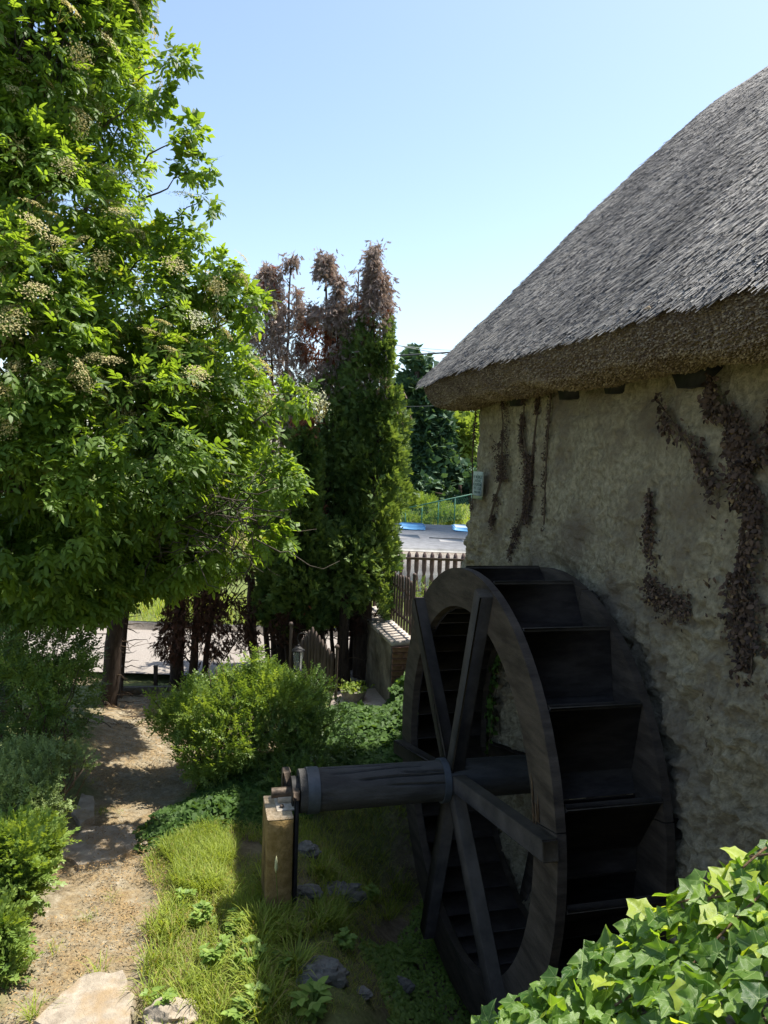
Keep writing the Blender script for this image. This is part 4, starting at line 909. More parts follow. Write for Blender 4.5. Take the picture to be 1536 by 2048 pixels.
# ---- thuja columns
def column_pts(cx, cy, zlo, zhi, r, n, seed, taper=1.3, bulge=.35, clump=2.4, gap=-.3):
    R = np.random.RandomState(seed); t = R.rand(n)**.95; z = zlo+(zhi-zlo)*t; rr = r*np.minimum(1, ((1-t)*taper+.04)**.62)*np.minimum(1, .55+t*5)
    an = R.rand(n)*2*math.pi; d = np.stack([np.cos(an), np.sin(an), 0*an], -1); q = np.stack([np.cos(an)*.8, np.sin(an)*.8, z], -1)
    rr = rr*(1+bulge*vnoise(q, 1.9, seed)+.25*vnoise(q, 4.5, seed+1))*(.5+.5*R.rand(n)**.35)
    P = np.array([cx, cy, 0])+d*rr[:, None]+K*z[:, None]; keep = vnoise(P, clump, seed+3)+.4*vnoise(P, clump*2, seed+4) > gap
    return P[keep], d[keep], t[keep]
def thuja(label, stems, zones, trunk_r, seed, group='thuja columns along the road', trunks=None, base=None, name='thuja_tree'):
    """stems: (x, y, zlo, ztop, r, n); zones: function (P, t, R) -> material key index array"""
    x0, y0 = stems[0][:2]; z0 = float(gz(x0, y0)); t_ = thing(name, label, 'tree', (x0, y0, z0), group); R = np.random.RandomState(seed); acc = {}
    b = MB()
    for i, (x, y, zl, zh, r, n, *o) in enumerate(stems):
        kw = o[0] if o else {}
        P, D, t = column_pts(x, y, zl, zh, r, n, seed+i*10, **kw); key = zones(P, t, R, i)
        for k in np.unique(key):
            s = key == k; acc.setdefault(k, []).append((P[s], D[s]))
        limb(b, (x0+(x-x0)*.3, y0+(y-y0)*.3, z0-.1), (x, y, zh-.05), trunk_r*(1 if i == 0 else .7), .008, seed+i, 12, .05, 8)
        for q in range(int((zh-zl)*13)):
            zz = R.uniform(zl*.6+z0*.4, zh-.15); a = R.rand()*6.3; rr = r*R.uniform(.5, 1.0)*min(1, (zh-zz)/(zh-zl)*1.3+.1)
            limb(b, (x, y, zz), (x+math.cos(a)*rr, y+math.sin(a)*rr, zz+rr*R.uniform(.2, 1.1)), .011, .003, seed*7+q, 5, .3, 4)
    obj('trunk', b.mesh('trunk', 'thuja_bark', True), t_)
    for k, lst in acc.items():
        P = np.concatenate([p for p, _ in lst]); D = np.concatenate([d for _, d in lst]); n = len(P); dead = k in ('thuja_dead', 'thuja_rust', 'thuja_brown')
        if dead: P = np.concatenate([P, P[::2]+R.normal(size=P[::2].shape)*.05]); D = np.concatenate([D, D[::2]]); n = len(P); Xd = nrm(D*.35+R.normal(size=(n, 3))*.45-K*.8); sc = R.uniform(.05, .12, n)
        else: Xd = nrm(D*.9+R.normal(size=(n, 3))*.4+K*.35); sc = R.uniform(.07, .13, n)
        Zh = nrm(np.cross(Xd, K)+R.normal(size=(n, 3))*.6); tint = np.clip(.45+.22*R.normal(size=n)+.3*vnoise(P, 3.2, seed+9), 0, .9 if k != 'thuja_dead' else 1)
        parts = [scatter(FAN[q][0]*(np.array([1, .45, 1]) if dead else 1), FAN[q][1], P[q::4], Xd[q::4], Zh[q::4], sc[q::4], tint[q::4]) for q in range(4)]
        V, F, T = merge(parts)
        obj('crown' if not dead else 'dead_foliage', npmesh('crown', V, F, k, T), t_, kind='stuff' if dead else None)
    return t_
def zt_(x, y, Yd): return atY(x, y, Yd)[2]
def zx(x, y, Yd): return atY(x, y, Yd)[0]
YT = 9.9
def z_dead(zc_, rust=0., soft=.35, low=None, redz=None):
    def f(P, t, R, i):
        n = len(P); h = P[:, 2]+.9*soft*vnoise(P, 2.2, 60)+soft*.22*R.normal(size=n); k = np.where(h > zc_, 'thuja_dead', 'thuja')
        ru = vnoise(P, 1.7, 61) > rust; k = np.where((k == 'thuja_dead') & ru & ((P[:, 2] < redz[1]) & (P[:, 2] > redz[0]) if redz else False), 'thuja_rust', k)
        k = np.where((k == 'thuja') & (vnoise(P, 1.5, 63) > .62), 'thuja_rust', k)
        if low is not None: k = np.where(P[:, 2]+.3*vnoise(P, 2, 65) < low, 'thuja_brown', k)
        return k.astype(object)
    return f
sp = dict(gap=-.02, clump=3.4, bulge=.5); dn = dict(bulge=.42, clump=2.0, gap=-.45)
# two thin dead-topped stems behind the elder
thuja('sparse dead topped conifer with two thin bare grey leaders beside the elder crown', [(zx(575, 800, 10.3), 10.3, zt_(575, 900, 10.3), zt_(568, 512, 10.3), .30, 4200, dict(gap=-.12, clump=4, taper=1.8, bulge=.5)), (zx(530, 760, 10.3), 10.35, zt_(530, 900, 10.3), zt_(522, 528, 10.3), .32, 4200, dict(gap=-.12, clump=4, taper=1.8, bulge=.5)), (zx(500, 700, 10.3), 10.4, zt_(500, 760, 10.3), zt_(486, 585, 10.3), .2, 260, dict(gap=.05, clump=4, taper=2))], z_dead(.0), .06, 100)
thuja('thuja with a rust red dead top in the middle of the row', [(zx(640, 800, YT), YT+.2, .9, zt_(625, 500, YT), .42, 11500, dict(gap=-.22, clump=3.4, bulge=.5, taper=1.9)), (zx(668, 760, YT), YT+.1, 1.6, zt_(662, 545, YT), .24, 4000, dict(gap=-.2, clump=3.4, bulge=.5, taper=1.8))], z_dead(zt_(640, 790, YT), -.05, .8, 1.0, (zt_(640, 720, YT), zt_(640, 575, YT))), .09, 120)
thuja('tallest thuja with a dead grey brown top and green lower half next to the house', [(zx(742, 900, YT), YT, .75, zt_(740, 490, YT), .38, 13500, dict(gap=-.2, clump=3.4, bulge=.5, taper=1.7)), (zx(705, 900, YT), YT+.15, .9, zt_(698, 530, YT), .30, 5200, dict(gap=-.15, clump=3.4, bulge=.5, taper=1.7)), (zx(758, 950, YT), YT-.1, 1.1, zt_(768, 690, YT), .22, 2400, dn)], z_dead(zt_(742, 740, YT), .15, .9, .85, (zt_(742, 1150, YT), zt_(742, 590, YT))), .1, 140)
thuja('green thuja with a small reddish tip just right of the elder crown', [(zx(606, 1000, 9.4), 9.45, .9, zt_(608, 835, 9.4), .30, 5200, dn), (zx(580, 1000, 9.5), 9.6, .7, zt_(585, 950, 9.5), .3, 2600, dn)], z_dead(zt_(606, 880, 9.4), -.3, .2, .9, (0, 9)), .08, 160)
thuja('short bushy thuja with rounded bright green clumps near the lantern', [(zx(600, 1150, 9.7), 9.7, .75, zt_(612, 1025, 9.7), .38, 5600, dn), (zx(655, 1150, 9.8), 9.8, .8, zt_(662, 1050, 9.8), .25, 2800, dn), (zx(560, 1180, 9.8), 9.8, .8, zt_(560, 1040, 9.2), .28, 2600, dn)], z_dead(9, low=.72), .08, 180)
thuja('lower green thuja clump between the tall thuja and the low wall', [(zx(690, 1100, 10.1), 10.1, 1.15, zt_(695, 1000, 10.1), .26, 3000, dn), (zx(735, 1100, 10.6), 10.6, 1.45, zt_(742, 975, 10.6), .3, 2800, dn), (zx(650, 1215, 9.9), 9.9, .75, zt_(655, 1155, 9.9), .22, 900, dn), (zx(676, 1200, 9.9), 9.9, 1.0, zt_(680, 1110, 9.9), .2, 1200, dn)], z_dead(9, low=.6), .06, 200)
# bare lower trunks and brown dead foliage under the elder
def zall(k): return lambda P, t, R, i: np.full(len(P), k, object)
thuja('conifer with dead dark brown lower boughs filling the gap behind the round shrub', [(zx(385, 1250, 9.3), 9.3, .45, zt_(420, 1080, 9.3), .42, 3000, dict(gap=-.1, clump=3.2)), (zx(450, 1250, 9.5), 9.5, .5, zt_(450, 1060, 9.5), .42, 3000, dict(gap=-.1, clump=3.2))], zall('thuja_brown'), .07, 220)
def bare(label, x, yb, xt, yt, Yd, r, seed, tuft=None):
    p = gpt(x, yb); Yd = p[1]; q = atY(xt, yt, Yd); t_ = thing('bare_trunk_tree', label, 'tree', tuple(p), 'bare lower trunks in the shade'); b = MB(); P = limb(b, p-K*.1, q, r, r*.6, seed, 12, .08, 10); obj('trunk', b.mesh('trunk', 'thuja_bark', True), t_)
    b = MB(); R = np.random.RandomState(seed)
    for k in range(42):
        s = P[R.randint(1, 12)]; a = R.rand()*6.3; l_ = R.uniform(.12, .42); limb(b, s, s+np.array([math.cos(a)*l_, math.sin(a)*l_*.7, R.uniform(-.12, .12)]), .008, .002, seed*50+k, 6, .5, 4)
    obj('branch', b.mesh('branch', 'twig'), t_)
    # a dark green top lost in the canopy
    lo = [(q+np.array([0, 0, .35]), (.45, .4, .55))]; Pn_, Dn_ = shell(lo, 1500, .3, 3, -.3, seed); n = len(Pn_)
    V, F, T = merge([scatter(FAN[k][0], FAN[k][1], Pn_[k::4], nrm(Dn_[k::4]+R.normal(size=Dn_[k::4].shape)*.5), nrm(R.normal(size=Dn_[k::4].shape)), R.uniform(.08, .13, len(Pn_[k::4])), np.clip(R.rand(len(Pn_[k::4])), 0, .9)) for k in range(4)]); obj('crown', npmesh('crown', V, F, 'thuja', T), t_)
bare('thickest dark trunk at the left of the road gap, its foot beside the path', 214, 1408, 240, 1130, 8.8, .115, 1)
bare('slim dark trunk leaning away beside the thick trunk', 232, 1385, 262, 1140, 9.2, .05, 2)
bare('straight dark trunk at the right side of the road gap', 356, 1372, 362, 1130, 9.6, .095, 3)
bare('leaning dark trunk to the left of the lantern', 512, 1335, 492, 1100, 10.2, .075, 4)
bare('dark trunk behind the lantern', 566, 1345, 560, 1150, 10, .085, 5)
bare('dark trunk just left of the low garden wall', 690, 1385, 688, 1180, 9.3, .095, 6)
bare('dark trunk behind the peaked garden gate', 640, 1345, 640, 1150, 10, .07, 7)

# ---- shrubs made of leafy shoots
def shoots(lobes, n, m, seed, ln=(.1, .2), updir=.4, lab=None, name='shrub', cat='shrub', group=None, stems=26, clump=3., gap=-.35, T=TWIG, flat=.5, inner=.45, spikes=0, dark=None):
    c0 = lobes[0][0]; bz = np.array([c0[0], c0[1], float(gz(c0[0], c0[1]))]); t_ = thing(name, lab, cat, tuple(bz), group); R = np.random.RandomState(seed)
    P, D = shell(lobes, n, inner, clump, gap, seed); ok = P[:, 2] > gz(P[:, 0], P[:, 1])+.02; P, D = P[ok], D[ok]; n = len(P)
    Xd = nrm(D*.8+R.normal(size=(n, 3))*.45+K*updir); Zh = nrm(K+R.normal(size=(n, 3))*flat); sc = R.uniform(*ln, n); ti = np.clip(.5+.2*R.normal(size=n)+.3*vnoise(P, 3, seed), 0, 1)
    parts = [scatter(T[k][0], T[k][1], P[k::3]-Xd[k::3]*sc[k::3, None]*.5, Xd[k::3], Zh[k::3], sc[k::3], ti[k::3]) for k in range(3)]
    V, F, Tt = merge(parts); obj('foliage', npmesh('foliage', V, F, m, Tt), t_)
    b = MB()
    for i in range(stems):
        c, r = lobes[i % len(lobes)][:2]; d = nrm(R.normal(size=3)+K*.6); limb(b, bz+np.array([R.normal()*.05, R.normal()*.05, 0]), np.array(c)+d*np.array(r)*.85, .011, .003, seed*9+i, 9, .3, 5)
    obj('stem', b.mesh('stem', 'twig'), t_); return t_
sA = [lobe(430, 1415, 6.8, 110, 70, 90), lobe(500, 1385, 6.9, 105, 55, 90), lobe(560, 1420, 6.9, 90, 70, 80), lobe(420, 1500, 6.5, 75, 65, 70), lobe(360, 1440, 6.7, 50, 40, 60), lobe(470, 1470, 6.5, 90, 60, 60)]
sA += [lobe(432, 1325, 6.9, 14, 50, 20), lobe(455, 1330, 6.9, 14, 40, 20), lobe(508, 1325, 6.9, 18, 36, 20), lobe(330, 1400, 6.7, 38, 10, 20), lobe(315, 1440, 6.7, 30, 9, 20), lobe(540, 1350, 7.0, 24, 26, 30), lobe(350, 1360, 6.8, 36, 12, 20)]
shoots(sA, 4600, 'shrub', 31, (.10, .22), .35, 'sunlit spreading shrub with arching shoots of tiny yellow green leaves', 'spreading_shrub', clump=2.6, gap=-.25)
sB = [lobe(610, 1410, 7.3, 75, 70, 80), lobe(640, 1470, 7.0, 80, 80, 80), lobe(560, 1500, 6.7, 90, 80, 80), lobe(600, 1560, 6.4, 80, 50, 60)]
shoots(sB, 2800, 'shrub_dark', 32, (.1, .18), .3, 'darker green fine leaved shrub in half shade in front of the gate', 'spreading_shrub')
sC = [lobe(60, 1310, 6.2, 150, 90, 100), lobe(20, 1420, 5.8, 140, 90, 100), lobe(140, 1400, 6.6, 60, 70, 80), lobe(90, 1300, 6.8, 100, 60, 90), lobe(-60, 1350, 5.6, 120, 150, 100), lobe(100, 1480, 6.0, 60, 50, 60)]
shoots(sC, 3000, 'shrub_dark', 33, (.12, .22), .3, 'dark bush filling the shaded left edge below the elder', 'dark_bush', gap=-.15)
sC2 = [lobe(60, 1340, 5.7, 90, 22, 40), lobe(140, 1330, 5.9, 50, 14, 30), lobe(80, 1400, 5.6, 30, 40, 30), lobe(110, 1420, 5.7, 26, 14, 30)]
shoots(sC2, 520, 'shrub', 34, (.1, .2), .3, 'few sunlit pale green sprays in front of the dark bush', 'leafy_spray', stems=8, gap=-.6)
sD = [lobe(60, 1545, 5.2, 110, 62, 80), lobe(140, 1530, 5.3, 50, 45, 50), lobe(20, 1600, 4.9, 80, 60, 60), lobe(110, 1590, 5.1, 50, 45, 50)]
shoots(sD, 2500, 'juniper', 35, (.08, .16), .3, 'rounded grey green shrub beside the path below the dark bush', 'rounded_shrub', flat=.9)
sE = [lobe(0, 1700, 4.5, 90, 40, 60), lobe(40, 1760, 4.4, 40, 50, 40), lobe(-30, 1880, 4.1, 60, 70, 50), lobe(50, 1665, 4.7, 55, 26, 40), lobe(95, 1690, 4.6, 30, 14, 20), lobe(15, 1940, 4.0, 30, 30, 20)]
shoots(sE, 2600, 'shrub', 36, (.12, .3), .25, 'low feathery bright green plant spilling onto the left of the path', 'feathery_plant', T=[twig_tmpl(26, 51, .11), twig_tmpl(28, 52, .10), twig_tmpl(24, 53, .12)], flat=.45)
sF = [lobe(800, 1400, 7.4, 45, 60, 50), lobe(770, 1450, 7.2, 70, 60, 60), lobe(715, 1440, 7.6, 60, 36, 50)]

# ---- ivy: ground cover mats
def ivy_mat(pts, n, label, seed, h=.12, m='ivy_g', size=(.035, .065), name='ground_ivy', top=None):
    poly = np.array([gpt(x, y)[:2] for x, y in pts]); R = np.random.RandomState(seed); lo, hi = poly.min(0), poly.max(0); q = R.uniform(lo, hi, (n*3, 2)); dd = polydist(q[:, 0], q[:, 1], poly); ok = dd+.06*vnoise(np.stack([q[:, 0], q[:, 1], 0*q[:, 0]], -1), 6, seed) < 0; q, dd = q[ok][:n], dd[ok][:n]
    q3 = np.stack([q[:, 0], q[:, 1], 0*q[:, 0]], -1); hh = h*(.55+.45*vnoise(q3, 2.6, seed+1))*sstep(0, .25, -dd)+.015
    if top is not None: hh = hh+top(q[:, 0], q[:, 1])
    z = gz(q[:, 0], q[:, 1])+hh*(1-.35*R.rand(len(q))**2); P = np.stack([q[:, 0], q[:, 1], z], -1); k = len(P)
    Xd = nrm(np.stack([R.normal(size=k), R.normal(size=k)-.5, -.35+.3*R.normal(size=k)], -1)); Zh = nrm(K+.45*R.normal(size=(k, 3))+np.array([0, -.35, 0])); sc = R.uniform(*size, k); ti = np.clip(.45+.25*R.normal(size=k)+.2*vnoise(P, 4, seed), 0, .9)
    V, F, T = merge([scatter(IVY[i][0], IVY[i][1], P[i::6], Xd[i::6], Zh[i::6], sc[i::6], ti[i::6]) for i in range(6)])
    return obj(name, npmesh(name, V, F, m, T), label=label, cat='ivy', kind='stuff')
ivy_mat([(265, 1672), (330, 1625), (400, 1590), (470, 1560), (560, 1580), (560, 1660), (450, 1668), (400, 1690), (290, 1700)], 3000, 'dark glossy ivy mat at the foot of the spreading shrub', 41, .16)
ivy_mat([(400, 1600), (390, 1540), (470, 1520), (700, 1520), (860, 1500), (860, 1640), (700, 1640), (560, 1660)], 4200, 'ivy under the axle log', 42, .2)
ivy_mat([(640, 1440), (665, 1418), (760, 1425), (850, 1372), (880, 1420), (880, 1545), (640, 1560), (600, 1480)], 6500, 'sunlit and shaded ivy bank between shrub and wheel', 43, .17, size=(.04, .075), top=lambda x, y: .3*sstep(.0, .6, x)*sstep(5.5, 7.0, y))
ivy_mat([(775, 1400), (800, 1345), (860, 1330), (860, 1430), (780, 1430)], 1600, 'ivy heap beside the low wall', 44, .3, size=(.04, .07), top=lambda x, y: .25+0*x)

# ---- ivy climbing the wall behind the wheel (seen through the rim)
R = np.random.RandomState(55); k = 900; aa = 5.9+.75*R.rand(k); zz = -.2+1.9*R.rand(k)**1.3; keep = vnoise(np.stack([aa, zz, 0*aa], -1), 2.2, 7) > -.1; aa, zz = aa[keep], zz[keep]; k = len(aa); P = np.stack([L(a, WB-.12-.05*r_, z) for a, z, r_ in zip(aa, zz, R.rand(k))])
V, F, T = scatter(IVY[0][0], IVY[0][1], P, nrm(-K+.5*R.normal(size=(k, 3))), nrm(-N+.4*R.normal(size=(k, 3))), R.uniform(.04, .07, k), np.clip(R.rand(k), 0, .9))
t_ = thing('wall_ivy', 'dark ivy climbing the house wall behind the wheel spokes', 'ivy', tuple(L(6.2, WB-.1, -.1))); obj('foliage', npmesh('foliage', V, F, 'ivy_g', T), t_)
b = MB()
for i in range(5): limb(b, L(6.0+.12*i, WB-.09, -.3), L(5.95+.16*i, WB-.09, 1.2+.1*i), .008, .003, 500+i, 10, .2, 5)
obj('stem', b.mesh('stem', 'twig'), t_)

# ---- foreground ivy on the retaining wall at the photographer's side
def ivy_h(x, y):   # height of the mound's skin
    q = np.stack([x, y, 0*x], -1); z = 1.78+.62*np.clip((x-.12)/.72, -.25, 1.6)**.9 if False else 1.79+.70*(x-.22)
    return z+.05*vnoise(q, 3.2, 12)+.025*vnoise(q, 8, 13)-.55*sstep(1.62, 2.0, y)-.5*sstep(.30, .12, x)
t_ = thing('foreground_ivy', 'bright glossy ivy with large lobed leaves spilling over the wall in the near corner', 'ivy', (.7, 1.5, 1.5))
R = np.random.RandomState(66); n = 5200; q = np.stack([R.uniform(.1, 1.9, n), R.uniform(.75, 1.95, n)], -1); q3 = np.stack([q[:, 0], q[:, 1], 0*q[:, 0]], -1); z = ivy_h(q[:, 0], q[:, 1])-.10*R.rand(n)**1.6; e = .02
P = np.stack([q[:, 0], q[:, 1], z], -1); gx_ = (ivy_h(q[:, 0]+e, q[:, 1])-ivy_h(q[:, 0]-e, q[:, 1]))/(2*e); gy_ = (ivy_h(q[:, 0], q[:, 1]+e)-ivy_h(q[:, 0], q[:, 1]-e))/(2*e); nor = nrm(np.stack([-gx_, -gy_, 1+0*gx_], -1))
Xd = nrm(np.stack([-.3+.8*R.normal(size=n), -.4+.8*R.normal(size=n), -.1+.35*R.normal(size=n)], -1)); Zh = nrm(nor+.42*R.normal(size=(n, 3))+np.array([-.1, -.25, 0])); sc = R.uniform(.024, .054, n); ti = np.clip(.5+.26*R.normal(size=n), 0, .92); ti[R.rand(n) < .08] = 1
pr = P-CAM; zc = pr@FW; px_ = 768+FPX*(pr@RT)/zc; py_ = 1024-FPX*(pr@UP)/zc; iv = (px_ > 880) & (px_ < 1560) & (py_ < 2080) & (py_ > 1500) & (zc > .5)
depth_ = ivy_h(q[:, 0], q[:, 1])-z; score = np.where(iv, sc/zc*np.exp(-depth_*25), 0); top = np.argsort(-score)[:300]; rest = np.setdiff1d(np.arange(n), top)
V, F, T = merge([scatter(IVY[i][0], IVY[i][1], P[rest[i::6]], Xd[rest[i::6]], Zh[rest[i::6]], sc[rest[i::6]], ti[rest[i::6]]) for i in range(6)]); obj('foliage', npmesh('foliage', V, F, 'ivy', T), t_, kind='stuff')
def fine_ivy(seed, t):
    # 5 lobed leaf subdivided once with a folded midrib for the near leaves
    tv, tf = ivy_leaf(seed, .16); V = [list(v) for v in tv]; F = []; ed = {}
    def mid(a, b):
        k = (min(a, b), max(a, b))
        if k not in ed: ed[k] = len(V); V.append([(V[a][i]+V[b][i])/2 for i in range(3)])
        return ed[k]
    for a, b_, c in tf:
        x, y, z = mid(a, b_), mid(b_, c), mid(c, a); F += [[a, x, z], [x, b_, y], [z, y, c], [x, y, z]]
    V = np.array(V); V[:, 2] += .035*vnoise(V*np.array([1, 1, 0])+seed, 3.5, seed)-.09*np.exp(-(V[:, 1]/.07)**2)+.03; st = len(V)
    V = np.concatenate([V, [[0, .012, 0], [0, -.012, 0], [-.5, 0, -.35]]]); F.append([st, st+1, st+2])
    return npmesh('leaf', V, np.array(F), 'ivy_veined', np.full(len(V), t), smooth=True)
lm = [fine_ivy(i+20, t) for i, t in enumerate((.1, .25, .35, .45, .5, .6, .7, .8, .88, 1.0, .3, .55))]
for i in top:
    o = bpy.data.objects.new('leaf', lm[int(R.randint(12))]); C.objects.link(o); place(o, t_, P[i], Xd[i], Zh[i], sc[i]*1.1)
b = MB()
for i in range(26):
    x, y = R.uniform(.2, 1.3), R.uniform(1.0, 1.7); dx, dy = R.uniform(-.3, .3), R.uniform(-.2, .2); pts = [(x+dx*t, y+dy*t) for t in np.linspace(0, 1, 8)]; b.tube([np.array([a_, c_, float(ivy_h(np.array(a_), np.array(c_)))-.012+.012*math.sin(9*a_)]) for a_, c_ in pts], .0028, 5)
obj('stem', b.mesh('stem', 'wood_rot'), t_)
# the stone wall that carries it
rt = thing('retaining_wall', 'dark rubble wall hidden beneath the glossy ivy in the near corner', 'wall', (1.0, 1.4, 0))
V = []; xs_, ys_ = np.linspace(.24, 2.4, 30), np.linspace(.4, 1.62, 20); XX, YY = np.meshgrid(xs_, ys_, indexing='ij'); ZZ = 1.57+.70*(XX-.22)+.03*vnoise(np.stack([XX, YY, 0*XX], -1), 5, 3)-.25*sstep(1.45, 1.62, YY)-.3*sstep(.36, .24, XX)
top_ = np.stack([XX, YY, ZZ], -1); V = top_.reshape(-1, 3); idx = np.arange(600).reshape(30, 20); F = list(map(tuple, np.stack([idx[:-1, :-1], idx[1:, :-1], idx[1:, 1:], idx[:-1, 1:]], -1).reshape(-1, 4)))
edge = list(idx[:, 0])+list(idx[-1, 1:])+list(idx[::-1, -1][1:])+list(idx[0, ::-1][1:-1]); m0 = len(V); low_ = V[edge].copy(); low_[:, 2] = -.9; V = np.concatenate([V, low_]); ne = len(edge); F += [(edge[i], edge[(i+1) % ne], m0+(i+1) % ne, m0+i)[::-1] for i in range(ne)]
obj('wall_body', MB().add(V, F).mesh('wall_body', 'render_wall'), rt)

# ================================================================ GRASS, WEEDS, LITTER
def blade_t(bend):
    return np.array([[0, .03, 0], [0, -.03, 0], [.4, .026, .02*bend], [.4, -.026, .02*bend], [.75, .016, .12*bend], [.75, -.016, .12*bend], [1-.1*bend, 0, .34*bend]])
BL_F = np.array([[0, 1, 3], [0, 3, 2], [2, 3, 5], [2, 5, 4], [4, 5, 6]]); BL = [blade_t(b_) for b_ in (.4, 1., 1.7)]
def grass(n, px, length, seed, lean=.35, dens=None, width=1., poly=None, dry=.1):
    R = np.random.RandomState(seed); P2 = np.array([gpt(x, y)[:2] for x, y in px]) if poly is None else np.array(poly); lo, hi = P2.min(0), P2.max(0); q = R.uniform(lo, hi, (int(n*2.6), 2)); q3 = np.stack([q[:, 0], q[:, 1], 0*q[:, 0]], -1)
    ok = (polydist(q[:, 0], q[:, 1], P2)+.08*vnoise(q3, 4, seed) < 0) & (polydist(q[:, 0], q[:, 1], PATH)+.1*vnoise(q3, 5, 3) > -.05)
    if dens is not None: ok &= (vnoise(q3, dens[0], seed+2)+.5*vnoise(q3, dens[0]*2.7, seed+3) > dens[1])
    q = q[ok][:n]; k = len(q); P = np.stack([q[:, 0], q[:, 1], gz(q[:, 0], q[:, 1])-.005], -1); th = R.rand(k)*6.28; wv = 1.2*vnoise(np.stack([q[:, 0], q[:, 1], 0*q[:, 0]], -1), 2, seed+8)
    Xd = nrm(np.stack([np.cos(th)*lean+.15*wv, np.sin(th)*lean, np.ones(k)*.9], -1)); Zh = nrm(np.stack([np.cos(th+wv), np.sin(th), 0*th-.2], -1)); ln = R.uniform(*length, k)*(1+.3*vnoise(P, 3, seed+4)); ti = np.clip(.45+.22*R.normal(size=k)+.2*vnoise(P, 2.2, seed+5), 0, .9); ti[R.rand(k) < dry] = 1
    return merge([scatter(BL[i]*np.array([1, width*(.07/length[1])**.35, 1]), BL_F, P[i::3], Xd[i::3], Zh[i::3], ln[i::3], ti[i::3]) for i in range(3)])
G = [grass(15000, [(290, 1700), (430, 1650), (560, 1650), (620, 2100), (260, 2100), (330, 1850)], (.035, .10), 1, .5, (2.5, -.2), dry=.2),
     grass(9000, [(330, 1690), (430, 1660), (460, 1700), (450, 1790), (400, 1800), (350, 1770)], (.08, .17), 2, .3, width=.8, dry=.03),
     grass(22000, [(470, 1660), (840, 1640), (980, 2100), (540, 2100)], (.02, .06), 3, .7, (2.2, -.1), dry=.3),
     grass(5200, [(460, 1790), (700, 1790), (700, 1880), (560, 1900), (480, 1860)], (.08, .20), 4, .45, (3, -.1)),
     grass(2600, [(480, 1860), (590, 1840), (600, 2000), (520, 2060)], (.10, .26), 5, .5, (3, .0)),
     grass(7000, [(570, 1650), (840, 1630), (860, 1760), (600, 1790)], (.05, .12), 6, .5, (2.5, -.2)),
     grass(2500, [(240, 1900), (340, 1800), (470, 1800), (470, 2060), (260, 2080)], (.08, .2), 7, .4, (3.5, .15))]
V, F, T = merge([x for g in G for x in [(g[0], g[1][0], g[2])]]); obj('grass', npmesh('grass', V, F, 'grass', T), kind='stuff', label='short grass and moss growing beside the path and under the wheel', cat='grass')
# verge beyond the road and bright field beyond the flat roof
g1v = grass(9000, None, (.1, .25), 8, .4, poly=[(-9, 12.4), (.2, 12.4), (.2, 15.5), (-9, 15.5)], width=1.6)
g2v = grass(9000, None, (.2, .4), 9, .5, poly=[(-1.5, 24), (6, 24), (7, 34), (-2, 34)], width=3)
V, F, T = merge([(g1v[0], g1v[1][0], g1v[2]), (g2v[0], g2v[1][0], g2v[2])]); obj('verge_grass', npmesh('verge_grass', V, F, 'grass', T), kind='stuff', label='long sunlit grass on the far verge of the road', cat='grass')
# tufts standing in the path
tg = []
for i, (x, y) in enumerate(((175, 1830), (222, 1795), (205, 1620), (185, 1560), (110, 1895), (70, 2030), (240, 1620), (215, 1880))):
    c = gpt(x, y)[:2]; tg.append(grass(150, None, (.05, .12), 40+i, .6, poly=[c+.09*np.array([math.cos(t), math.sin(t)]) for t in np.linspace(0, 6.28, 7)[:-1]]))
R = np.random.RandomState(12)
def tuft(x, y, n, ln, s):
    R = np.random.RandomState(s); c = gpt(x, y); P = c+np.stack([R.normal(size=n)*.025, R.normal(size=n)*.025, 0*R.rand(n)], -1); th = R.rand(n)*6.28; Xd = nrm(np.stack([np.cos(th)*.55, np.sin(th)*.55, np.ones(n)], -1)); Zh = nrm(np.stack([np.cos(th), np.sin(th), 0*th], -1)); return scatter(BL[2]*np.array([1, .6, 1]), BL_F, P, Xd, Zh, R.uniform(*ln, n), np.clip(R.rand(n), 0, .9))
TF = ((172, 1838, 40, (.04, .09)), (222, 1800, 30, (.04, .09)), (205, 1625, 60, (.04, .08)), (190, 1565, 30, (.03, .07)), (110, 1900, 26, (.05, .1)), (68, 2035, 40, (.08, .17)), (238, 1625, 26, (.03, .07)), (330, 1850, 30, (.12, .26)), (300, 1990, 50, (.1, .2)), (195, 1950, 20, (.08, .16)), (470, 1930, 50, (.12, .24)), (540, 1800, 60, (.15, .3)), (420, 1960, 50, (.1, .22)))
V, F, T = merge([tuft(x, y, n, l_, i) for i, (x, y, n, l_) in enumerate(TF)]); obj('grass_tuft', npmesh('grass_tuft', V, F, 'grass', T), kind='stuff', label='scattered tufts of long grass rooted in the path', cat='grass')
# seed heads
b = MB(); p = gpt(552, 1850)
sh = thing('seeding_grass', 'tall grass stalk with one pale seed head in front of the bearing post', 'grass stalk', tuple(p))
topp = atY(552, 1745, p[1]-.05); obj('stalk', MB().tube([p, (p+topp)/2+np.array([.01, 0, 0]), topp], [.003, .0025, .002], 5).mesh('stalk', 'grass', tint=None), sh)
obj('seed_head', MB().tube([topp, topp+K*.03, topp+K*.075, topp+K*.11], [.004, .011, .009, .001], 8).mesh('seed_head', 'umbel_white'), sh)
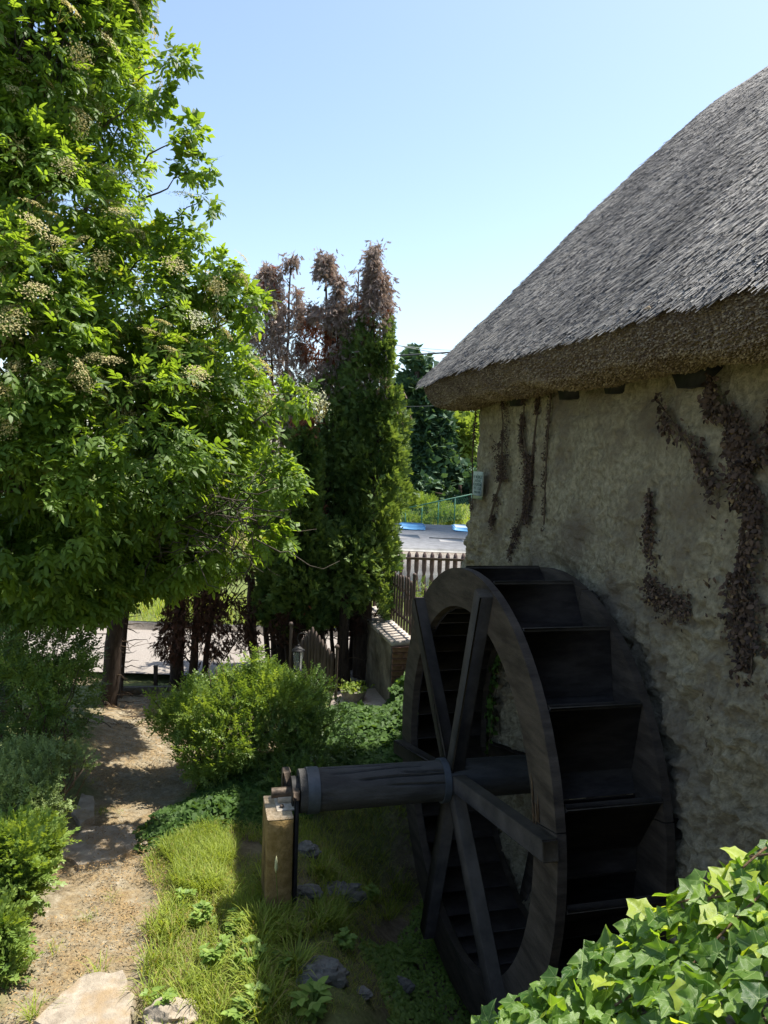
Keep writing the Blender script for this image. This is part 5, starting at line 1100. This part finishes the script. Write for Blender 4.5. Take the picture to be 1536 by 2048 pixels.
# broad-leaved weeds, one plant each
def weed(x, y, n, s, ln, label, seed, m='weed', grp='leafy weeds among the grass'):
    c = gpt(x, y); R = np.random.RandomState(seed); t_ = thing('weed', label, 'weed', tuple(c), grp); P, Xd, Zh, sc = [], [], [], []; b = MB()
    for i in range(n):
        th = R.rand()*6.28; h = R.uniform(.2, 1)*s; rr = s*R.uniform(.1, .55); e = c+np.array([math.cos(th)*rr, math.sin(th)*rr, h]); b.tube([c, (c+e)/2+K*.02, e], [.003, .002, .0015], 4)
        for q in range(4): P.append(e); a = th+(q-1.5)*.8; Xd.append([math.cos(a), math.sin(a), .15+R.normal()*.2]); Zh.append([R.normal()*.2, R.normal()*.2, 1]); sc.append(R.uniform(*ln))
    V, F, T = scatter(LEAF_V*np.array([1, 1.5, 1]), LEAF_F, np.array(P), np.array(Xd), nrm(np.array(Zh)), np.array(sc), R.rand(len(P))); obj('foliage', npmesh('foliage', V, F, m, T), t_); obj('stem', b.mesh('stem', 'weed', tint=np.full(b.n, .4)), t_)
for i, (x, y, n, s, l_, lb_) in enumerate(((318, 2025, 26, .12, (.03, .05), 'round leaved weed at the corner of the large path slab'), (430, 1930, 22, .14, (.03, .06), 'sunlit bushy weed halfway along the grass strip'), (500, 1950, 26, .16, (.03, .055), 'sunlit weed at the very edge of the house shadow'), (520, 2030, 22, .13, (.03, .05), 'bright weed at the bottom of the grass strip'),
        (625, 2030, 14, .14, (.05, .09), 'broad leaved plant in the shade below the jagged rock'), (405, 1850, 22, .12, (.03, .05), 'pale weed below the tall lush tuft'), (470, 1870, 20, .14, (.03, .05), 'weed between the tall tuft and the post'), (740, 1800, 18, .12, (.03, .05), 'weed in the shade between rock and wheel'), (690, 1900, 16, .1, (.03, .05), 'low weed in the shade in front of the flat rock'), (370, 1815, 18, .1, (.03, .05), 'weed touching the right edge of the path'), (560, 1945, 16, .12, (.03, .05), 'weed in the shade left of the jagged rock'), (480, 2050, 20, .12, (.03, .05), 'weed at the bottom edge of the grass strip'))): weed(x, y, n, s, l_, lb_, 70+i)
# ferns
def fern(x, y, s, label, seed, fr=7):
    c = gpt(x, y); R = np.random.RandomState(seed); t_ = thing('fern', label, 'fern', tuple(c), 'ferns at the foot of the wheel')
    for f_ in range(fr):
        th = f_*6.28/fr+R.rand()*.5; dirn = np.array([math.cos(th), math.sin(th), 0]); P, Xd, Zh, sc = [], [], [], []
        for q in range(16):
            t = q/15; p = c+dirn*s*t*.8+K*s*(1.1*t-.75*t*t); tg_ = nrm(dirn*.8+K*(1.1-1.5*t)); side = np.cross(tg_, K); side = side/np.linalg.norm(side)
            for sg in (-1, 1): P.append(p); Xd.append(side*sg+tg_*.5); Zh.append(K+dirn*.2); sc.append(s*.32*(1-t*.85))
        V, F, T = scatter(LEAF4_V*np.array([1, .8, 1]), LEAF4_F, np.array(P), np.array(Xd), nrm(np.array(Zh)), np.array(sc), R.rand(len(P))*.8); obj('frond', npmesh('frond', V, F, 'weed', T), t_)
fern(815, 1925, .22, 'small upright fern on the soil in front of the wheel', 1, 5); fern(915, 1940, .22, 'fern growing at the wheel foot', 2, 9); fern(945, 1990, .2, 'fern tucked nearest the ivy corner at the wheel foot', 3, 8); fern(885, 1905, .18, 'fern highest up along the wheel foot', 4, 7)
ivy_mat([(700, 1880), (830, 1780), (860, 1700), (900, 1850), (990, 1990), (1010, 2100), (800, 2100), (760, 1960)], 6500, 'tiny leaved ground cover along the foot of the wheel', 45, .05, 'weed', (.012, .028), 'ground_cover')
# litter
R = np.random.RandomState(13); lo, hi = PATH.min(0), PATH.max(0); q = R.uniform(lo-.3, hi+.3, (52000, 2)); pdq = polydist(q[:, 0], q[:, 1], PATH); q3 = np.stack([q[:, 0], q[:, 1], 0*q[:, 0]], -1); ok = (pdq < .12) & (vnoise(q3, 2.4, 5)+.7*vnoise(q3, 7, 6) > -.1); q = q[ok][:15000]; k = len(q)
P = np.stack([q[:, 0], q[:, 1], gz(q[:, 0], q[:, 1])+.012+.02*R.rand(k)], -1); th = R.rand(k)*6.28
V, F, T = scatter(LEAF4_V*np.array([1, .7, 1]), LEAF4_F, P, np.stack([np.cos(th), np.sin(th), .15*R.normal(size=k)], -1), nrm(K+.3*R.normal(size=(k, 3))), R.uniform(.008, .026, k), R.rand(k)); obj('leaf_litter', npmesh('leaf_litter', V, F, 'litter', T), kind='stuff', label='dry brown needles and leaf bits strewn over the path', cat='leaf litter')
# fallen twigs at the head of the path
b = MB()
for i in range(60):
    c = gpt(R.uniform(215, 400), R.uniform(1395, 1460)); th = R.rand()*6.28; limb(b, c+K*.02, c+np.array([math.cos(th)*.25, math.sin(th)*.15, .05]), .005, .002, 800+i, 6, .5, 4)
obj('fallen_twigs', b.mesh('fallen_twigs', 'twig'), kind='stuff', label='dry twigs fallen at the shaded head of the path', cat='twigs')

# ================================================================ FAR VEGETATION
def tree(name, label, lobes, n, m, size, seed, trunk=(0, 0, .15), group='trees beyond the building', clump=1., gap=-.25, droop=.2, inner=.6):
    c0 = lobes[0][0]; x, y = c0[0]+trunk[0], c0[1]+trunk[1]; z0 = float(gz(x, y)); t_ = thing(name, label, 'tree', (x, y, z0), group); R = np.random.RandomState(seed); b = MB()
    limb(b, (x, y, z0-.2), c0, trunk[2], trunk[2]*.4, seed, 8, .05, 8)
    for i, l_ in enumerate(lobes): limb(b, (x, y, z0+.4*(c0[2]-z0)), l_[0], trunk[2]*.5, trunk[2]*.12, seed+i, 7, .1, 6)
    obj('trunk', b.mesh('trunk', 'thuja_bark', True), t_); P, D = shell(lobes, n, inner, clump, gap, seed); ok = P[:, 2] > gz(P[:, 0], P[:, 1]); P, D = P[ok], D[ok]; k = len(P)
    Xd = nrm(D*.7+R.normal(size=(k, 3))*.7-K*droop); Zh = nrm(K*.8+D*.3+.5*R.normal(size=(k, 3))); ti = np.clip(.45+.2*R.normal(size=k)+.35*vnoise(P, clump*1.3, seed+1), 0, 1)
    V, F, T = merge([scatter(CLP[i][0]*np.array([1, 1.2, 1]), CLP[i][1], P[i::4], Xd[i::4], Zh[i::4], R.uniform(*size, len(P[i::4])), ti[i::4]) for i in range(4)]); obj('crown', npmesh('crown', V, F, m, T), t_)
# conifer cone
def cone_lobes(x, ytop, ybot, Yd, w, k=9):
    r = []
    for i in range(k):
        t = (i+.5)/k; r.append(lobe(x+6*math.sin(i*2.2), ytop+(ybot-ytop)*t, Yd, 6+w*(t**.65), (ybot-ytop)/k*1.1, 8+w*t))
    return r
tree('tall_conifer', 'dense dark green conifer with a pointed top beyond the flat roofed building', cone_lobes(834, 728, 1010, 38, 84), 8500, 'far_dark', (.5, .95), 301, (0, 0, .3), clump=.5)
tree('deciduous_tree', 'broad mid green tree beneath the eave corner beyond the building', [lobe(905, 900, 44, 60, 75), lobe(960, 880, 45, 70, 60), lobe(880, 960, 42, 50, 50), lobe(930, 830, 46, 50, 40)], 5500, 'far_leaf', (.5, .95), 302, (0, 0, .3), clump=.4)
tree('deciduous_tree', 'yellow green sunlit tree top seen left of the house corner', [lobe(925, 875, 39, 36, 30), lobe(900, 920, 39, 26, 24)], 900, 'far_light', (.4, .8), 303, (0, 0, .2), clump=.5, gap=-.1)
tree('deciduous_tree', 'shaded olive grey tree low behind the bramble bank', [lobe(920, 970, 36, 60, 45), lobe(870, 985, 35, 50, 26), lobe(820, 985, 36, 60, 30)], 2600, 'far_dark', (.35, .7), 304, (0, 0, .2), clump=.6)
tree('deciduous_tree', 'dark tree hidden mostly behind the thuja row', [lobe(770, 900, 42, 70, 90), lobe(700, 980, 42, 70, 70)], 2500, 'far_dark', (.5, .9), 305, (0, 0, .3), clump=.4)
shl = [lobe(850, 1015, 27, 44, 20, 40), lobe(810, 1012, 27, 36, 18, 40), lobe(885, 1030, 26, 40, 12, 30), lobe(825, 1040, 25.5, 30, 10, 30)]
shoots(shl, 2200, 'far_light', 306, (.3, .6), .3, 'sprawling light green bramble bank beyond the flat roof', 'bramble_bank', 'shrub', clump=.9)
shoots([lobe(846, 1178, 10.6, 26, 22, 26), lobe(880, 1190, 10.6, 30, 24, 26)], 420, 'far_light', 307, (.07, .14), .3, 'yellow green shrub glowing behind the pickets at the wheel top', 'yellow_shrub')
# trees beyond the road on the left
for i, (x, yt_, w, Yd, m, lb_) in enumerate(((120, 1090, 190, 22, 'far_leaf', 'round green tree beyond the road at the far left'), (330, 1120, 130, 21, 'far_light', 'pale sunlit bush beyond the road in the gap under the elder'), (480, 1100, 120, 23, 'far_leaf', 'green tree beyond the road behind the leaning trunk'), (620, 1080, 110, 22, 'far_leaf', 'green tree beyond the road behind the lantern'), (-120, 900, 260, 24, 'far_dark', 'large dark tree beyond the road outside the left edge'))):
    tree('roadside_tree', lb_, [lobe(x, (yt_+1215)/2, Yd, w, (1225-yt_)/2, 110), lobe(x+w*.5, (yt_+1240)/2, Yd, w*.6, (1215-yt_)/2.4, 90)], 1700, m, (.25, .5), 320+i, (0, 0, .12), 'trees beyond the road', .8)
# far tree line closing the horizon
R = np.random.RandomState(500); Ps, Ds = shell([(np.array([x, 95+8*R.rand(), 2.5]), (11, 5, 4.2+2.5*R.rand())) for x in np.arange(-130, 140, 13)], 7000, .7, .2, -.5, 501); ok = Ps[:, 2] > 0; Ps, Ds = Ps[ok], Ds[ok]; k = len(Ps)
V, F, T = scatter(CLP[1][0]*np.array([1, 1.4, 1]), CLP[1][1], Ps, nrm(Ds+R.normal(size=(k, 3))*.6), nrm(K+.5*R.normal(size=(k, 3))), R.uniform(1.2, 2.4, k), R.rand(k)); obj('distant_wood', npmesh('distant_wood', V, F, 'far_dark', T), kind='stuff', label='low distant wood closing the horizon', cat='wood')

# green wire fence at the edge of the field
t_ = thing('wire_fence', 'green wire mesh fence with a sloping top rail beyond the flat roof', 'fence', tuple(atY(880, 1040, 25)))
qa, qb = atY(795, 1020, 25), atY(960, 985, 25); b = MB().tube([qa, qb], .022, 6); obj('top_rail', b.mesh('top_rail', 'net'), t_)
for i in range(5):
    p = qa+(qb-qa)*(i+.5)/5; obj('post', MB().tube([p-K*1.2, p], .02, 5).mesh('post', 'net'), t_)
b = MB(); d = qb-qa; nn_ = 40
for i in range(nn_): p = qa+d*i/nn_; b.tube([p, p+d/nn_*6-K*.75], .004, 3, False); b.tube([p-K*.75, p+d/nn_*6], .004, 3, False)
obj('mesh_wire', b.mesh('mesh_wire', 'net'), t_, kind='stuff')

# overhead cables
def cable(pts, r, m, label, sag=.0):
    P0, P1 = pts; P = [P0+(P1-P0)*t-K*sag*4*t*(1-t) for t in np.linspace(0, 1, 24)]; b = MB().tube(P, r, 6); me = b.mesh('overhead_cable', m); c = Vector(P0); me.transform(Matrix.Translation(-c)); o = obj('overhead_cable', me, None, label=label, cat='cable', group='overhead cables'); o.location = c
cable((atY(440, 722, 15), atY(960, 700, 15)), .017, 'cable', 'thickest dark overhead cable passing behind the thuja tops', .05)
cable((atY(770, 685, 15), atY(1010, 722, 17)), .007, 'cable_pale', 'thin pale wire sloping down towards the thatch', .05)
cable((atY(790, 690, 15), atY(960, 702, 17)), .006, 'cable_pale', 'thin wire twisted just above the thick cable', .03)
cable((atY(560, 770, 14), atY(640, 700, 14)), .006, 'cable', 'short slanting wire between the dead conifer tops', .02)
cable((atY(760, 812, 30), atY(960, 802, 30)), .014, 'cable', 'lower thin cable crossing in front of the far conifer', .1)
